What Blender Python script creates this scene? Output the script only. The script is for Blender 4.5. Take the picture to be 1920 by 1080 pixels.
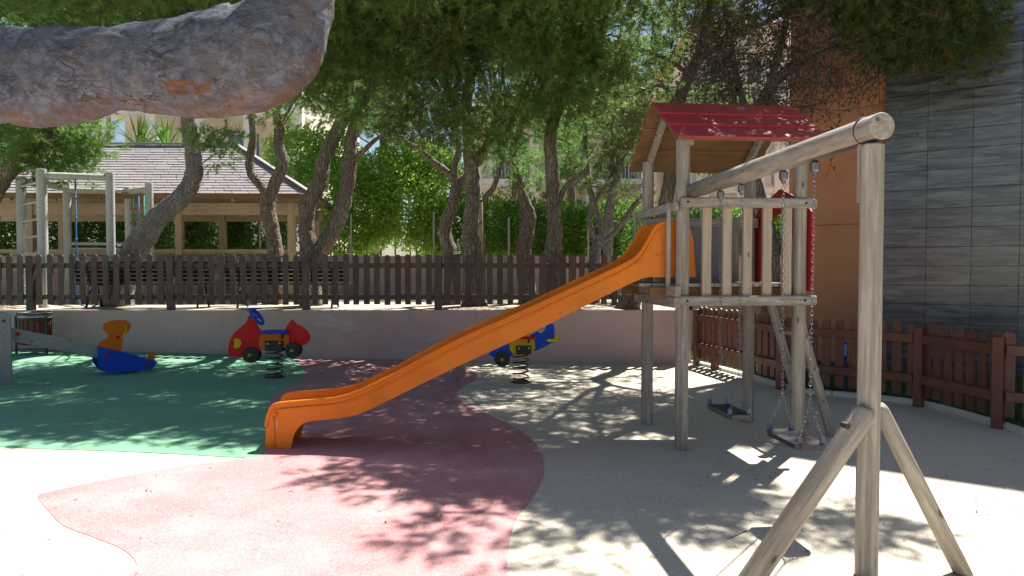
import bpy, math, random
import numpy as np
from mathutils import Vector, noise
R = math.radians
random.seed(7); RNG = np.random.default_rng(7)
scene = bpy.context.scene
for o in list(bpy.data.objects): bpy.data.objects.remove(o)

# ---------------------------------------------------------------- camera
F = 1344.0; CH = 1.64; PITCH = math.atan(40.0/F)
cam = bpy.data.cameras.new('camera'); cam.lens = 36*F/1920; cam.sensor_width = 36; cam.clip_end = 2000; cam.clip_start = .05
co = bpy.data.objects.new('camera', cam); scene.collection.objects.link(co)
co.location = (0, 0, CH); co.rotation_euler = (math.pi/2-PITCH, 0, 0); scene.camera = co
cam.dof.use_dof = True; cam.dof.focus_distance = 7.5; cam.dof.aperture_fstop = 16.0
# ---------------------------------------------------------------- world, sun, exposure
SUN_EL = 57.4; SUN_AZ = 35.6          # azimuth clockwise from +Y
w = bpy.data.worlds.new('World'); scene.world = w; w.use_nodes = True
nt = w.node_tree; nt.nodes.clear()
sky = nt.nodes.new('ShaderNodeTexSky'); sky.sky_type = 'NISHITA'; sky.sun_disc = False
sky.sun_elevation = R(SUN_EL); sky.sun_rotation = R(SUN_AZ)
bg = nt.nodes.new('ShaderNodeBackground'); bg.inputs[1].default_value = .05
wo = nt.nodes.new('ShaderNodeOutputWorld'); nt.links.new(sky.outputs[0], bg.inputs[0]); nt.links.new(bg.outputs[0], wo.inputs[0])
sl = bpy.data.lights.new('sun', 'SUN'); sl.energy = 5.0; sl.angle = R(.53); sl.color = (1, .955, .88)
so = bpy.data.objects.new('sun', sl); scene.collection.objects.link(so)
sd = Vector((math.sin(R(SUN_AZ))*math.cos(R(SUN_EL)), math.cos(R(SUN_AZ))*math.cos(R(SUN_EL)), math.sin(R(SUN_EL))))
so.rotation_euler = sd.to_track_quat('Z', 'Y').to_euler()
scene.view_settings.view_transform = 'Standard'; scene.view_settings.look = 'None'
scene.view_settings.gamma = 1; scene.view_settings.exposure = 1.3

# ---------------------------------------------------------------- helpers
def ray(px, py):
    cp, sp = math.cos(PITCH), math.sin(PITCH)
    a, b = px-960, 540-py
    return Vector((a, F*cp+b*sp, -F*sp+b*cp))
def at(px, py, Y):
    d = ray(px, py); return Vector((0, 0, CH)) + d*(Y/d.y)
def gz(x): return .024*(1.5-x) if x < 1.5 else 0.0
def G(px, py):
    d = ray(px, py); z = 0
    for _ in range(8):
        t = (z-CH)/d.z; z = gz(d.x*t)
    return Vector((d.x*t, d.y*t, z))
def onplane(px, py, p0, n):
    d = ray(px, py); o = Vector((0, 0, CH)); return o + d*((p0-o).dot(n)/d.dot(n))
ORG = {}
def thing(name, label, cat, loc=(0, 0, 0), rz=0, group=None):
    o = bpy.data.objects.new(name, None); scene.collection.objects.link(o)
    o.location = loc; o.rotation_euler = (0, 0, rz); o.empty_display_size = .2
    o['label'] = label; o['category'] = cat
    if group: o['group'] = group
    ORG[o.name] = Vector(loc); return o
def tag(o, label, cat, group=None, kind=None):
    o['label'] = label; o['category'] = cat
    if group: o['group'] = group
    if kind: o['kind'] = kind
    return o
def struct(o, kind='structure'):
    o['kind'] = kind; return o
class MB:
    def __init__(s): s.v = []; s.f = []; s.sm = []; s.r = []
    def add(s, vs, fs, smooth=False, rnd=None):
        b = len(s.v); s.v += [tuple(x) for x in vs]
        r = random.random() if rnd is None else rnd
        for f in fs: s.f.append(tuple(i+b for i in f)); s.sm.append(smooth); s.r.append(r)
        return s
    def box(s, c, size, ax=None, bev=0.0, rnd=None):
        c = Vector(c); h = [k/2 for k in size]
        X, Y, Z = ax if ax else (Vector((1, 0, 0)), Vector((0, 1, 0)), Vector((0, 0, 1)))
        if bev <= 0:
            vs = [c+X*(h[0]*i)+Y*(h[1]*j)+Z*(h[2]*k) for i in (-1, 1) for j in (-1, 1) for k in (-1, 1)]
            return s.add(vs, [(0, 1, 3, 2), (4, 6, 7, 5), (0, 4, 5, 1), (2, 3, 7, 6), (0, 2, 6, 4), (1, 5, 7, 3)], rnd=rnd)
        vs = []; idx = {}
        for i in (-1, 1):
            for j in (-1, 1):
                for k in (-1, 1):
                    for a in range(3):
                        q = [h[0]*i, h[1]*j, h[2]*k]
                        for m in range(3):
                            if m != a: q[m] -= bev*(i, j, k)[m]
                        idx[(i, j, k, a)] = len(vs); vs.append(c+X*q[0]+Y*q[1]+Z*q[2])
        fs = []
        I = lambda sg, a: idx[(sg[0], sg[1], sg[2], a)]
        for a in range(3):
            b, d = (a+1) % 3, (a+2) % 3
            for sa in (-1, 1):
                q = []
                for (sb, sd_) in ((-1, -1), (1, -1), (1, 1), (-1, 1)):
                    sg = [0, 0, 0]; sg[a] = sa; sg[b] = sb; sg[d] = sd_; q.append(I(sg, a))
                fs.append(q if sa > 0 else q[::-1])
        for a in range(3):      # edges along axis a
            b, d = (a+1) % 3, (a+2) % 3
            for sb in (-1, 1):
                for sd_ in (-1, 1):
                    g1 = [0, 0, 0]; g1[b] = sb; g1[d] = sd_; g2 = list(g1); g1[a] = -1; g2[a] = 1
                    q = [I(g1, b), I(g2, b), I(g2, d), I(g1, d)]
                    fs.append(q if sb*sd_ < 0 else q[::-1])
        for i in (-1, 1):
            for j in (-1, 1):
                for k in (-1, 1):
                    q = [idx[(i, j, k, 0)], idx[(i, j, k, 1)], idx[(i, j, k, 2)]]
                    fs.append(q if i*j*k > 0 else q[::-1])
        return s.add(vs, fs, rnd=rnd)
    def beam(s, a, b, wd, ht, up=Vector((0, 0, 1)), bev=.004):
        a, b = Vector(a), Vector(b); X = (b-a); L = X.length; X.normalize()
        Y = up.cross(X)
        if Y.length < 1e-4: Y = Vector((0, 1, 0))
        Y.normalize(); Z = X.cross(Y)
        return s.box((a+b)/2, (L, wd, ht), (X, Y, Z), bev)
    def tube(s, pts, rad, n=12, amp=0, fr=4, cap=True, smooth=True, seed=0, rnd=None):
        pts = [Vector(p) for p in pts]; m = len(pts)
        if not hasattr(rad, '__len__'): rad = [rad]*m
        T = [(pts[min(i+1, m-1)]-pts[max(i-1, 0)]).normalized() for i in range(m)]
        up = Vector((0, 0, 1)) if abs(T[0].z) < .9 else Vector((1, 0, 0))
        A = T[0].cross(up).normalized(); vs = []
        for i in range(m):
            A = (A - T[i]*A.dot(T[i])).normalized(); B = T[i].cross(A)
            for k in range(n):
                th = 2*math.pi*k/n; d = A*math.cos(th)+B*math.sin(th); r = rad[i]
                if amp:
                    q = pts[i]+d*r
                    r *= 1+amp*noise.noise(q*fr+Vector((seed, 0, 0)))+.5*amp*noise.noise(q*fr*2.7+Vector((0, seed, 0)))
                vs.append(pts[i]+d*r)
        fs = [(i*n+k, i*n+(k+1) % n, (i+1)*n+(k+1) % n, (i+1)*n+k) for i in range(m-1) for k in range(n)]
        s.add(vs, fs, smooth, rnd)
        if cap:
            b = len(s.v)-m*n
            s.f.append(tuple(range(b, b+n))[::-1]); s.f.append(tuple(range(b+(m-1)*n, b+m*n))); s.sm += [False]*2; s.r += [.5]*2
        return s
    def pole(s, a, b, r, n=16, r2=None, bev=.008):
        a, b = Vector(a), Vector(b); d = (b-a).normalized(); r2 = r if r2 is None else r2
        return s.tube([a, a+d*bev, a+d*bev*1.01, b-d*bev*1.01, b-d*bev, b], [r-bev, r, r, r2, r2, r2-bev], n)
    def prism(s, poly, O, X, Z, N, th, smooth=False, rnd=None):
        """poly 2D points (a,b) -> O+X*a+Z*b, extruded th along N, centred"""
        O, X, Z, N = Vector(O), Vector(X), Vector(Z), Vector(N); k = len(poly)
        ar = sum(poly[i][0]*poly[(i+1) % k][1]-poly[(i+1) % k][0]*poly[i][1] for i in range(k))
        if ar < 0: poly = poly[::-1]
        if X.cross(Z).dot(N) < 0: poly = poly[::-1]
        vs = [O+X*a+Z*b+N*(sg*th/2) for sg in (-1, 1) for a, b in poly]
        fs = [tuple(range(k))[::-1], tuple(range(k, 2*k))]+[(i, (i+1) % k, (i+1) % k+k, i+k) for i in range(k)]
        return s.add(vs, fs, rnd=rnd)
    def build(s, name, m, parent=None, local=False, loc=None):
        me = bpy.data.meshes.new(name)
        o = bpy.data.objects.new(name, me)
        org = Vector((0, 0, 0))
        if parent is not None and not local: org = ORG[parent.name]
        if parent is None and loc is not None: org = Vector(loc); o.location = org
        vs = [(x-org.x, y-org.y, z-org.z) for x, y, z in s.v]
        me.from_pydata(vs, [], s.f); me.polygons.foreach_set('use_smooth', s.sm)
        at_ = me.attributes.new('rnd', 'FLOAT', 'FACE'); at_.data.foreach_set('value', s.r)
        me.materials.append(m); me.update()
        scene.collection.objects.link(o)
        if parent is not None: o.parent = parent
        ORG[o.name] = org if parent is None or not local else Vector((0, 0, 0))
        return o
def spline(pts, n=6, closed=False):
    """Catmull-Rom through tuples of any length"""
    P = [np.array(p, float) for p in pts]; m = len(P); out = []
    for i in range(m if closed else m-1):
        g = (lambda k: P[k % m]) if closed else (lambda k: P[min(max(k, 0), m-1)])
        p0, p1, p2, p3 = g(i-1), g(i), g(i+1), g(i+2)
        for j in range(n):
            t = j/n
            out.append(.5*((2*p1)+(-p0+p2)*t+(2*p0-5*p1+4*p2-p3)*t*t+(-p0+3*p1-3*p2+p3)*t**3))
    if not closed: out.append(P[-1])
    return [tuple(p) for p in out]

# ---------------------------------------------------------------- materials
def newmat(name):
    m = bpy.data.materials.new(name); m.use_nodes = True; n = m.node_tree; n.nodes.clear()
    out = n.nodes.new('ShaderNodeOutputMaterial'); p = n.nodes.new('ShaderNodeBsdfPrincipled')
    n.links.new(p.outputs[0], out.inputs[0]); return m, n, p, out
def c4(c): return (c[0], c[1], c[2], 1)
def nz(n, co, scale, detail=5, rough=.6, stretch=None, dist=0):
    if stretch:
        mp = n.nodes.new('ShaderNodeMapping'); mp.inputs['Scale'].default_value = stretch
        n.links.new(co, mp.inputs[0]); co = mp.outputs[0]
    t = n.nodes.new('ShaderNodeTexNoise'); t.inputs['Scale'].default_value = scale
    t.inputs['Detail'].default_value = detail; t.inputs['Roughness'].default_value = rough
    t.inputs['Distortion'].default_value = dist
    n.links.new(co, t.inputs['Vector']); return t.outputs[0]
def ramp(n, fac, lo, hi):
    r = n.nodes.new('ShaderNodeMapRange'); r.inputs[1].default_value = lo; r.inputs[2].default_value = hi
    n.links.new(fac, r.inputs[0]); return r.outputs[0]
def mix(n, fac, a, b):
    x = n.nodes.new('ShaderNodeMix'); x.data_type = 'RGBA'
    if isinstance(fac, (int, float)): x.inputs[0].default_value = fac
    else: n.links.new(fac, x.inputs[0])
    for k, v in ((6, a), (7, b)):
        if isinstance(v, tuple): x.inputs[k].default_value = c4(v)
        else: n.links.new(v, x.inputs[k])
    return x.outputs[2]
def bump(n, p, h, st, dist=.01):
    b = n.nodes.new('ShaderNodeBump'); b.inputs['Strength'].default_value = st; b.inputs['Distance'].default_value = dist
    n.links.new(h, b.inputs['Height']); n.links.new(b.outputs[0], p.inputs['Normal'])
def M(name, c1, c2, scale=6, rough=.6, stretch=None, bp=0, bscale=None, stain=None, sscale=1.5, slo=.5, shi=.75, lo=.3, hi=.7, spec=.5, bdist=.01, vary=None, metal=0, coat=0):
    m, n, p, out = newmat(name)
    co = n.nodes.new('ShaderNodeTexCoord').outputs['Object']
    a = nz(n, co, scale, 6, .65, stretch)
    col = mix(n, ramp(n, a, lo, hi), c1, c2)
    if stain: col = mix(n, ramp(n, nz(n, co, sscale, 4, .6), slo, shi), col, stain)
    if vary:
        at_ = n.nodes.new('ShaderNodeAttribute'); at_.attribute_name = 'rnd'
        col = mix(n, ramp(n, at_.outputs['Fac'], 0, 1/vary), col, (c1[0]*.45, c1[1]*.45, c1[2]*.45))
    n.links.new(col, p.inputs['Base Color']); p.inputs['Roughness'].default_value = rough
    p.inputs['Specular IOR Level'].default_value = spec; p.inputs['Metallic'].default_value = metal
    p.inputs['Coat Weight'].default_value = coat
    if bp: bump(n, p, nz(n, co, bscale or scale*2, 6, .7, stretch), bp, bdist)
    return m
def rubber(name, c1, c2, worn):
    """EPDM granulate"""
    m, n, p, out = newmat(name); co = n.nodes.new('ShaderNodeTexCoord').outputs['Object']
    v = n.nodes.new('ShaderNodeTexVoronoi'); v.inputs['Scale'].default_value = 190; n.links.new(co, v.inputs['Vector'])
    sp = n.nodes.new('ShaderNodeSeparateColor'); n.links.new(v.outputs['Color'], sp.inputs[0])
    col = mix(n, ramp(n, sp.outputs[0], .0, 1.0), c1, c2)
    col = mix(n, ramp(n, nz(n, co, 1.7, 6, .65), .42, .78), col, worn)
    dk = tuple(k*.62 for k in c1)
    col = mix(n, ramp(n, nz(n, co, .55, 6, .7, (1, 1, 1), .6), .52, .95), col, dk)
    col = mix(n, ramp(n, nz(n, co, 42, 3, .6), .62, .74), col, dk)
    col = mix(n, ramp(n, nz(n, co, 75, 2, .6), .35, .65), col, mix(n, .5, col, tuple(min(1, k*1.5) for k in c2)))
    col = mix(n, ramp(n, nz(n, co, .9, 8, .75, (1, .35, 1), 1.2), .60, .68), col, mix(n, .35, col, dk))
    n.links.new(col, p.inputs['Base Color']); p.inputs['Roughness'].default_value = .88; p.inputs['Specular IOR Level'].default_value = .25
    bump(n, p, v.outputs['Distance'], .35, .004); return m
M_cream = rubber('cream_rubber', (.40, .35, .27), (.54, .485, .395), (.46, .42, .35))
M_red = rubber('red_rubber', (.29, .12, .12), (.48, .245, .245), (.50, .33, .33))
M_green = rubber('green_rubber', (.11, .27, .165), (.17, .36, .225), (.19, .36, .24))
M_sand = M('sandy_earth', (.42, .36, .27), (.56, .49, .38), 3, .95, bp=.6, bscale=30, bdist=.02, stain=(.30, .25, .17), sscale=.8)
M_grassbase = M('lawn_soil', (.05, .10, .02), (.08, .14, .03), 8, .9)
M_grass = M('grass_blades', (.06, .15, .02), (.12, .24, .05), 3, .6, vary=1)
M_kerb = M('kerb_concrete', (.56, .53, .48), (.66, .63, .57), 9, .85, bp=.3, bscale=40)
M_pink = M('pink_render', (.47, .325, .29), (.52, .36, .325), 3, .85, bp=.25, bscale=80, bdist=.004, stain=(.40, .30, .27), sscale=1.6, slo=.55, shi=.85)
def weather_wall(m):
    n = m.node_tree; p = next(x for x in n.nodes if x.type == 'BSDF_PRINCIPLED'); lk = p.inputs['Base Color'].links[0].from_socket
    co = n.nodes.new('ShaderNodeTexCoord').outputs['Object']
    st = ramp(n, nz(n, co, 1, 7, .7, (5, 5, .55), .3), .60, 1.0)
    col = mix(n, st, lk, (.27, .215, .20))
    col = mix(n, ramp(n, nz(n, co, 1, 8, .75, (1.1, 1.1, 3), .5), .58, .64), col, (.53, .42, .39))
    v = n.nodes.new('ShaderNodeTexVoronoi'); v.feature = 'DISTANCE_TO_EDGE'; v.inputs['Scale'].default_value = .55
    dn = n.nodes.new('ShaderNodeTexNoise'); dn.inputs['Scale'].default_value = 3; dn.inputs['Detail'].default_value = 8; n.links.new(co, dn.inputs['Vector'])
    va = n.nodes.new('ShaderNodeVectorMath'); va.operation = 'MULTIPLY_ADD'; n.links.new(dn.outputs['Color'], va.inputs[0]); va.inputs[1].default_value = (.5, .5, .5); n.links.new(co, va.inputs[2]); n.links.new(va.outputs[0], v.inputs['Vector'])
    cg = n.nodes.new('ShaderNodeMath'); cg.operation = 'MULTIPLY'; n.links.new(ramp(n, v.outputs[0], .0025, .0), cg.inputs[0]); n.links.new(ramp(n, nz(n, co, .5, 3, .5), .58, .66), cg.inputs[1])
    col = mix(n, cg.outputs[0], col, (.25, .19, .17))
    n.links.new(col, p.inputs['Base Color'])
weather_wall(M_pink)
M_orangewall = M('ochre_render', (.46, .205, .105), (.52, .24, .125), 1.2, .85, bp=.3, bscale=120, bdist=.003, stain=(.38, .18, .10), sscale=.9, slo=.55, shi=.8)
def wood(name, c1, c2, ax, stain=(.22, .2, .17), crack=True, rough=.75, sscale=2.2, along=None):
    st = [22, 22, 22]; st[ax] = 1.1
    m, n, p, out = newmat(name); co = n.nodes.new('ShaderNodeTexCoord').outputs['Object']
    if along is not None:      # turn the grain so that it runs along this direction
        mr = n.nodes.new('ShaderNodeMapping'); mr.inputs['Rotation'].default_value = Vector(along).normalized().rotation_difference(Vector((0, 0, 1))).to_euler()
        n.links.new(co, mr.inputs[0]); co = mr.outputs[0]
    a = nz(n, co, 1.6, 7, .7, tuple(st), .4)
    col = mix(n, ramp(n, a, .34, .66), c1, c2)
    col = mix(n, ramp(n, nz(n, co, sscale, 5, .65), .5, .8), col, stain)
    if crack:
        s2 = [46, 46, 46]; s2[ax] = 1.0
        b = nz(n, co, 1.0, 4, .6, tuple(s2), .2)
        col = mix(n, ramp(n, b, .69, .74), col, tuple(k*.28 for k in c1))
        s3 = [7, 7, 7]; s3[ax] = 3.2
        k2 = n.nodes.new('ShaderNodeTexVoronoi'); mp = n.nodes.new('ShaderNodeMapping'); mp.inputs['Scale'].default_value = tuple(s3)
        n.links.new(co, mp.inputs[0]); n.links.new(mp.outputs[0], k2.inputs['Vector']); k2.inputs['Scale'].default_value = 1.0
        col = mix(n, ramp(n, k2.outputs['Distance'], .12, .05), col, tuple(k*.45 for k in c1))
    n.links.new(col, p.inputs['Base Color']); p.inputs['Roughness'].default_value = rough; p.inputs['Specular IOR Level'].default_value = .3
    bump(n, p, a, .5, .006); return m
WG1, WG2 = (.20, .175, .145), (.42, .39, .345)
W_z = wood('weathered_wood_upright', WG1, WG2, 2)
W_x = wood('weathered_wood_cross', WG1, WG2, 0)
W_y = wood('weathered_wood_beam', WG1, WG2, 1)
W_end = wood('weathered_end_grain', (.3, .24, .18), (.42, .34, .26), 2, crack=False)
W_under = wood('brown_board', (.16, .09, .04), (.26, .15, .07), 0, stain=(.12, .07, .035))
W_pale = wood('pale_balustrade_wood', (.33, .27, .205), (.47, .395, .31), 2, stain=(.31, .30, .29))
W_seesaw = wood('grey_green_wood', (.22, .25, .24), (.32, .35, .33), 0, stain=(.2, .2, .18))
W_gaz = wood('honey_timber', (.37, .28, .18), (.50, .40, .28), 2, stain=(.30, .23, .16))
W_gazx = wood('honey_timber_cross', (.37, .28, .18), (.50, .40, .28), 0, stain=(.30, .23, .16))
W_climb = wood('pale_round_pole', (.36, .37, .35), (.5, .5, .47), 2, stain=(.28, .29, .27))
M_fdark = M('dark_brown_fence_paint', (.070, .038, .030), (.10, .056, .044), 2.5, .6, (14, 14, 1), bp=.4, bscale=4, stain=(.05, .03, .025), sscale=5, vary=.7)
M_fred = M('red_brown_fence_paint', (.13, .046, .031), (.20, .077, .05), 2.5, .55, (14, 14, 1), bp=.4, bscale=4, stain=(.16, .055, .034), sscale=2, vary=.35)
M_orange = M('orange_plastic', (.72, .19, .007), (.76, .215, .010), 1.5, .36, bp=.06, bscale=22, bdist=.004, stain=(.62, .17, .014), sscale=3.5, spec=.35)
def wear(m, c, ax=(2, 9, 14)):
    n = m.node_tree; p = next(x for x in n.nodes if x.type == 'BSDF_PRINCIPLED'); lk = p.inputs['Base Color'].links[0].from_socket
    co = n.nodes.new('ShaderNodeTexCoord').outputs['Object']
    col = mix(n, ramp(n, nz(n, co, 1.6, 8, .75, ax, .4), .60, .74), lk, c)
    col = mix(n, ramp(n, nz(n, co, 34, 3, .6), .70, .76), col, tuple(k*.45 for k in c))
    n.links.new(col, p.inputs['Base Color']); n.links.new(ramp(n, nz(n, co, 5, 5, .7), -.3, 1.3), p.inputs['Roughness'])
wear(M_orange, (.60, .24, .06))
M_roofred = M('red_painted_board', (.36, .014, .026), (.42, .022, .036), 3, .38, (1, 8, 8), bp=.25, bscale=5, stain=(.30, .012, .03), sscale=4)
M_redpl = M('red_panel', (.36, .012, .010), (.44, .018, .014), 2, .55)
M_toyred = M('toy_red', (.50, .008, .008), (.56, .012, .012), 3, .6, spec=.2, stain=(.42, .012, .012))
M_toyblue = M('toy_blue', (.006, .06, .48), (.01, .08, .56), 3, .6, spec=.2, stain=(.012, .06, .40))
M_toyorange = M('toy_orange', (.50, .13, .008), (.56, .16, .012), 3, .6, spec=.2)
M_toyyellow = M('toy_yellow', (.55, .36, .01), (.62, .42, .02), 3, .6, spec=.2)
M_black = M('black_rubber', (.012, .013, .016), (.02, .021, .024), 9, .6)
M_spring = M('spring_steel', (.015, .017, .02), (.03, .03, .034), 9, .4, metal=.3)
M_steel = M('galvanised_steel', (.14, .14, .15), (.24, .24, .255), 40, .35, metal=.9)
M_seat = M('swing_rubber', (.02, .022, .028), (.04, .043, .05), 12, .32, bp=.2, bscale=60, bdist=.002)
M_dkmetal = M('dark_metal', (.03, .035, .045), (.05, .055, .065), 9, .5, metal=.3)
M_binwood = wood('bin_slat', (.10, .03, .022), (.15, .05, .035), 2, stain=(.06, .02, .018))
M_shingle = None
M_rope_b = M('blue_rope', (.02, .12, .3), (.03, .18, .4), 40, .8)
M_rope_g = M('green_rope', (.02, .22, .16), (.03, .3, .2), 40, .8)
M_rope_r = M('red_rope', (.4, .06, .05), (.5, .08, .06), 40, .8)
M_white = M('white_render', (.74, .72, .68), (.8, .78, .74), 1.5, .8, stain=(.66, .64, .6), sscale=.5)
M_creamw = M('cream_render', (.64, .57, .47), (.70, .63, .53), 1.5, .8, stain=(.55, .46, .35), sscale=.5)
M_teal = M('teal_shutter', (.02, .16, .16), (.03, .2, .2), 3, .5)
M_glassd = M('window_glass', (.10, .17, .22), (.16, .25, .3), .8, .08, spec=.8)
def bark(name, cols, sc, bd, big=False):
    m, n, p, out = newmat(name); co = n.nodes.new('ShaderNodeTexCoord').outputs['Object']
    wv = nz(n, co, sc*.5, 4, .6, (1, 1, .35))
    base = mix(n, ramp(n, wv, .32, .68), cols[0], cols[1])
    base = mix(n, ramp(n, nz(n, co, sc*.22, 5, .7), .5, .72), base, cols[2])
    v = n.nodes.new('ShaderNodeTexVoronoi'); v.feature = 'DISTANCE_TO_EDGE'
    mp = n.nodes.new('ShaderNodeMapping'); mp.inputs['Scale'].default_value = (sc*1.7, sc*1.7, sc*.38)
    dn = n.nodes.new('ShaderNodeTexNoise'); dn.inputs['Scale'].default_value = sc*.8; n.links.new(co, dn.inputs['Vector'])
    va = n.nodes.new('ShaderNodeVectorMath'); va.operation = 'MULTIPLY_ADD'
    n.links.new(dn.outputs['Color'], va.inputs[0]); va.inputs[1].default_value = (.12, .12, .2); n.links.new(co, va.inputs[2])
    n.links.new(va.outputs[0], mp.inputs[0]); n.links.new(mp.outputs[0], v.inputs['Vector']); v.inputs['Scale'].default_value = 1
    base = mix(n, ramp(n, v.outputs[0], .09, .0), base, tuple(k*.55 for k in cols[0]))
    n.links.new(base, p.inputs['Base Color']); p.inputs['Roughness'].default_value = .9; p.inputs['Specular IOR Level'].default_value = .2
    ad = n.nodes.new('ShaderNodeMath'); ad.operation = 'ADD'
    n.links.new(ramp(n, v.outputs[0], 0, .2), ad.inputs[0]); n.links.new(nz(n, co, sc*2.5, 6, .7), ad.inputs[1])
    bump(n, p, ad.outputs[0], .9, bd); return m
M_bark = bark('pine_bark', ((.19, .155, .125), (.31, .27, .235), (.26, .16, .10)), 11, .03)
M_barkgrey = bark('grey_bark', ((.20, .19, .18), (.33, .31, .30), (.24, .2, .17)), 14, .02)
M_twig = M('dead_twig', (.07, .055, .045), (.12, .095, .075), 9, .9)
def limbbark():
    m, n, p, out = newmat('smooth_limb_bark'); co = n.nodes.new('ShaderNodeTexCoord').outputs['Object']
    dn0 = n.nodes.new('ShaderNodeTexNoise'); dn0.inputs['Scale'].default_value = 9; dn0.inputs['Detail'].default_value = 7; n.links.new(co, dn0.inputs['Vector'])
    va0 = n.nodes.new('ShaderNodeVectorMath'); va0.operation = 'MULTIPLY_ADD'; n.links.new(dn0.outputs['Color'], va0.inputs[0]); va0.inputs[1].default_value = (.3, .3, .22); n.links.new(co, va0.inputs[2])
    mp0 = n.nodes.new('ShaderNodeMapping'); mp0.inputs['Scale'].default_value = (22, 22, 40); n.links.new(va0.outputs[0], mp0.inputs[0])
    v0 = n.nodes.new('ShaderNodeTexVoronoi'); v0.inputs['Scale'].default_value = 1; n.links.new(mp0.outputs[0], v0.inputs['Vector'])
    sc0 = n.nodes.new('ShaderNodeSeparateColor'); n.links.new(v0.outputs['Color'], sc0.inputs[0])
    base = mix(n, ramp(n, nz(n, co, 14, 10, .82, (1, 1, 1.3), .8), .38, .62), (.045, .052, .074), (.195, .215, .28))
    base = mix(n, ramp(n, sc0.outputs[0], .45, 1.1), base, mix(n, sc0.outputs[1], (.085, .095, .12), (.20, .215, .26)))
    base = mix(n, ramp(n, v0.outputs['Distance'], .55, .85), base, (.10, .095, .095))
    base = mix(n, ramp(n, nz(n, co, 3.1, 6, .7), .52, .68), base, (.155, .12, .11))
    at_ = n.nodes.new('ShaderNodeAttribute'); at_.attribute_name = 'peel'
    ad = n.nodes.new('ShaderNodeMath'); ad.operation = 'MULTIPLY_ADD'
    n.links.new(nz(n, co, 7, 7, .75, (1, 1, 1.6), .5), ad.inputs[0]); ad.inputs[1].default_value = 1.1; n.links.new(at_.outputs['Fac'], ad.inputs[2])
    base = mix(n, ramp(n, ad.outputs[0], .95, 1.3), base, mix(n, ramp(n, nz(n, co, 19, 8, .75, (1, 1, 2)), .35, .65), (.09, .058, .042), (.21, .115, .07)))
    v = n.nodes.new('ShaderNodeTexVoronoi'); v.feature = 'DISTANCE_TO_EDGE'; v.inputs['Scale'].default_value = 1
    mp = n.nodes.new('ShaderNodeMapping'); mp.inputs['Scale'].default_value = (9, 16, 24)
    dn = n.nodes.new('ShaderNodeTexNoise'); dn.inputs['Scale'].default_value = 6; dn.inputs['Detail'].default_value = 6; n.links.new(co, dn.inputs['Vector'])
    va = n.nodes.new('ShaderNodeVectorMath'); va.operation = 'MULTIPLY_ADD'
    n.links.new(dn.outputs['Color'], va.inputs[0]); va.inputs[1].default_value = (.3, .3, .22); n.links.new(co, va.inputs[2])
    n.links.new(va.outputs[0], mp.inputs[0]); n.links.new(mp.outputs[0], v.inputs['Vector'])
    gate = ramp(n, nz(n, co, 4.5, 4, .6), .52, .66)
    mu = n.nodes.new('ShaderNodeMath'); mu.operation = 'MULTIPLY'
    n.links.new(ramp(n, v.outputs[0], .026, .0), mu.inputs[0]); n.links.new(gate, mu.inputs[1])
    base = mix(n, mu.outputs[0], base, (.06, .05, .045))
    base = mix(n, ramp(n, nz(n, co, 13, 5, .7, (1, 1, 2.2)), .60, .68), base, (.10, .10, .085))
    n.links.new(base, p.inputs['Base Color']); p.inputs['Roughness'].default_value = .82; p.inputs['Specular IOR Level'].default_value = .25
    s1 = n.nodes.new('ShaderNodeMath'); s1.operation = 'SUBTRACT'
    n.links.new(nz(n, co, 16, 8, .72, (1, 1, 1.8), .6), s1.inputs[0]); n.links.new(mu.outputs[0], s1.inputs[1])
    bump(n, p, s1.outputs[0], 1.0, .022); return m
M_limb = limbbark()
def leaf(name, c1, c2, c3=None, tr=.35):
    m, n, p, out = newmat(name)
    at_ = n.nodes.new('ShaderNodeAttribute'); at_.attribute_name = 'rnd'
    col = mix(n, ramp(n, at_.outputs['Fac'], 0, .8), c1, c2)
    if c3: col = mix(n, ramp(n, at_.outputs['Fac'], .95, .96), col, c3)
    n.links.new(col, p.inputs['Base Color']); p.inputs['Roughness'].default_value = .55; p.inputs['Specular IOR Level'].default_value = .35
    t = n.nodes.new('ShaderNodeBsdfTranslucent')
    tc = mix(n, .5, col, tuple(min(1, k*1.9) for k in c2)); n.links.new(tc, t.inputs[0])
    ms = n.nodes.new('ShaderNodeMixShader'); ms.inputs[0].default_value = tr
    n.links.new(p.outputs[0], ms.inputs[1]); n.links.new(t.outputs[0], ms.inputs[2]); n.links.new(ms.outputs[0], out.inputs[0]); return m
L_pine = leaf('pine_needles', (.072, .14, .04), (.165, .26, .07), (.2, .15, .07), tr=.5)
L_pinefresh = leaf('fresh_pine_needles', (.065, .15, .035), (.16, .27, .065), tr=.48)
L_pineolive = leaf('olive_pine_needles', (.065, .10, .03), (.13, .17, .055), (.22, .12, .05), tr=.45)
L_hedge = leaf('hedge_leaves', (.065, .16, .025), (.18, .33, .055), tr=.38)
L_shrub = leaf('light_shrub_leaves', (.15, .29, .04), (.32, .50, .085), tr=.42)
L_dark = leaf('dark_hedge_leaves', (.04, .10, .018), (.10, .20, .035), tr=.35)

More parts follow.
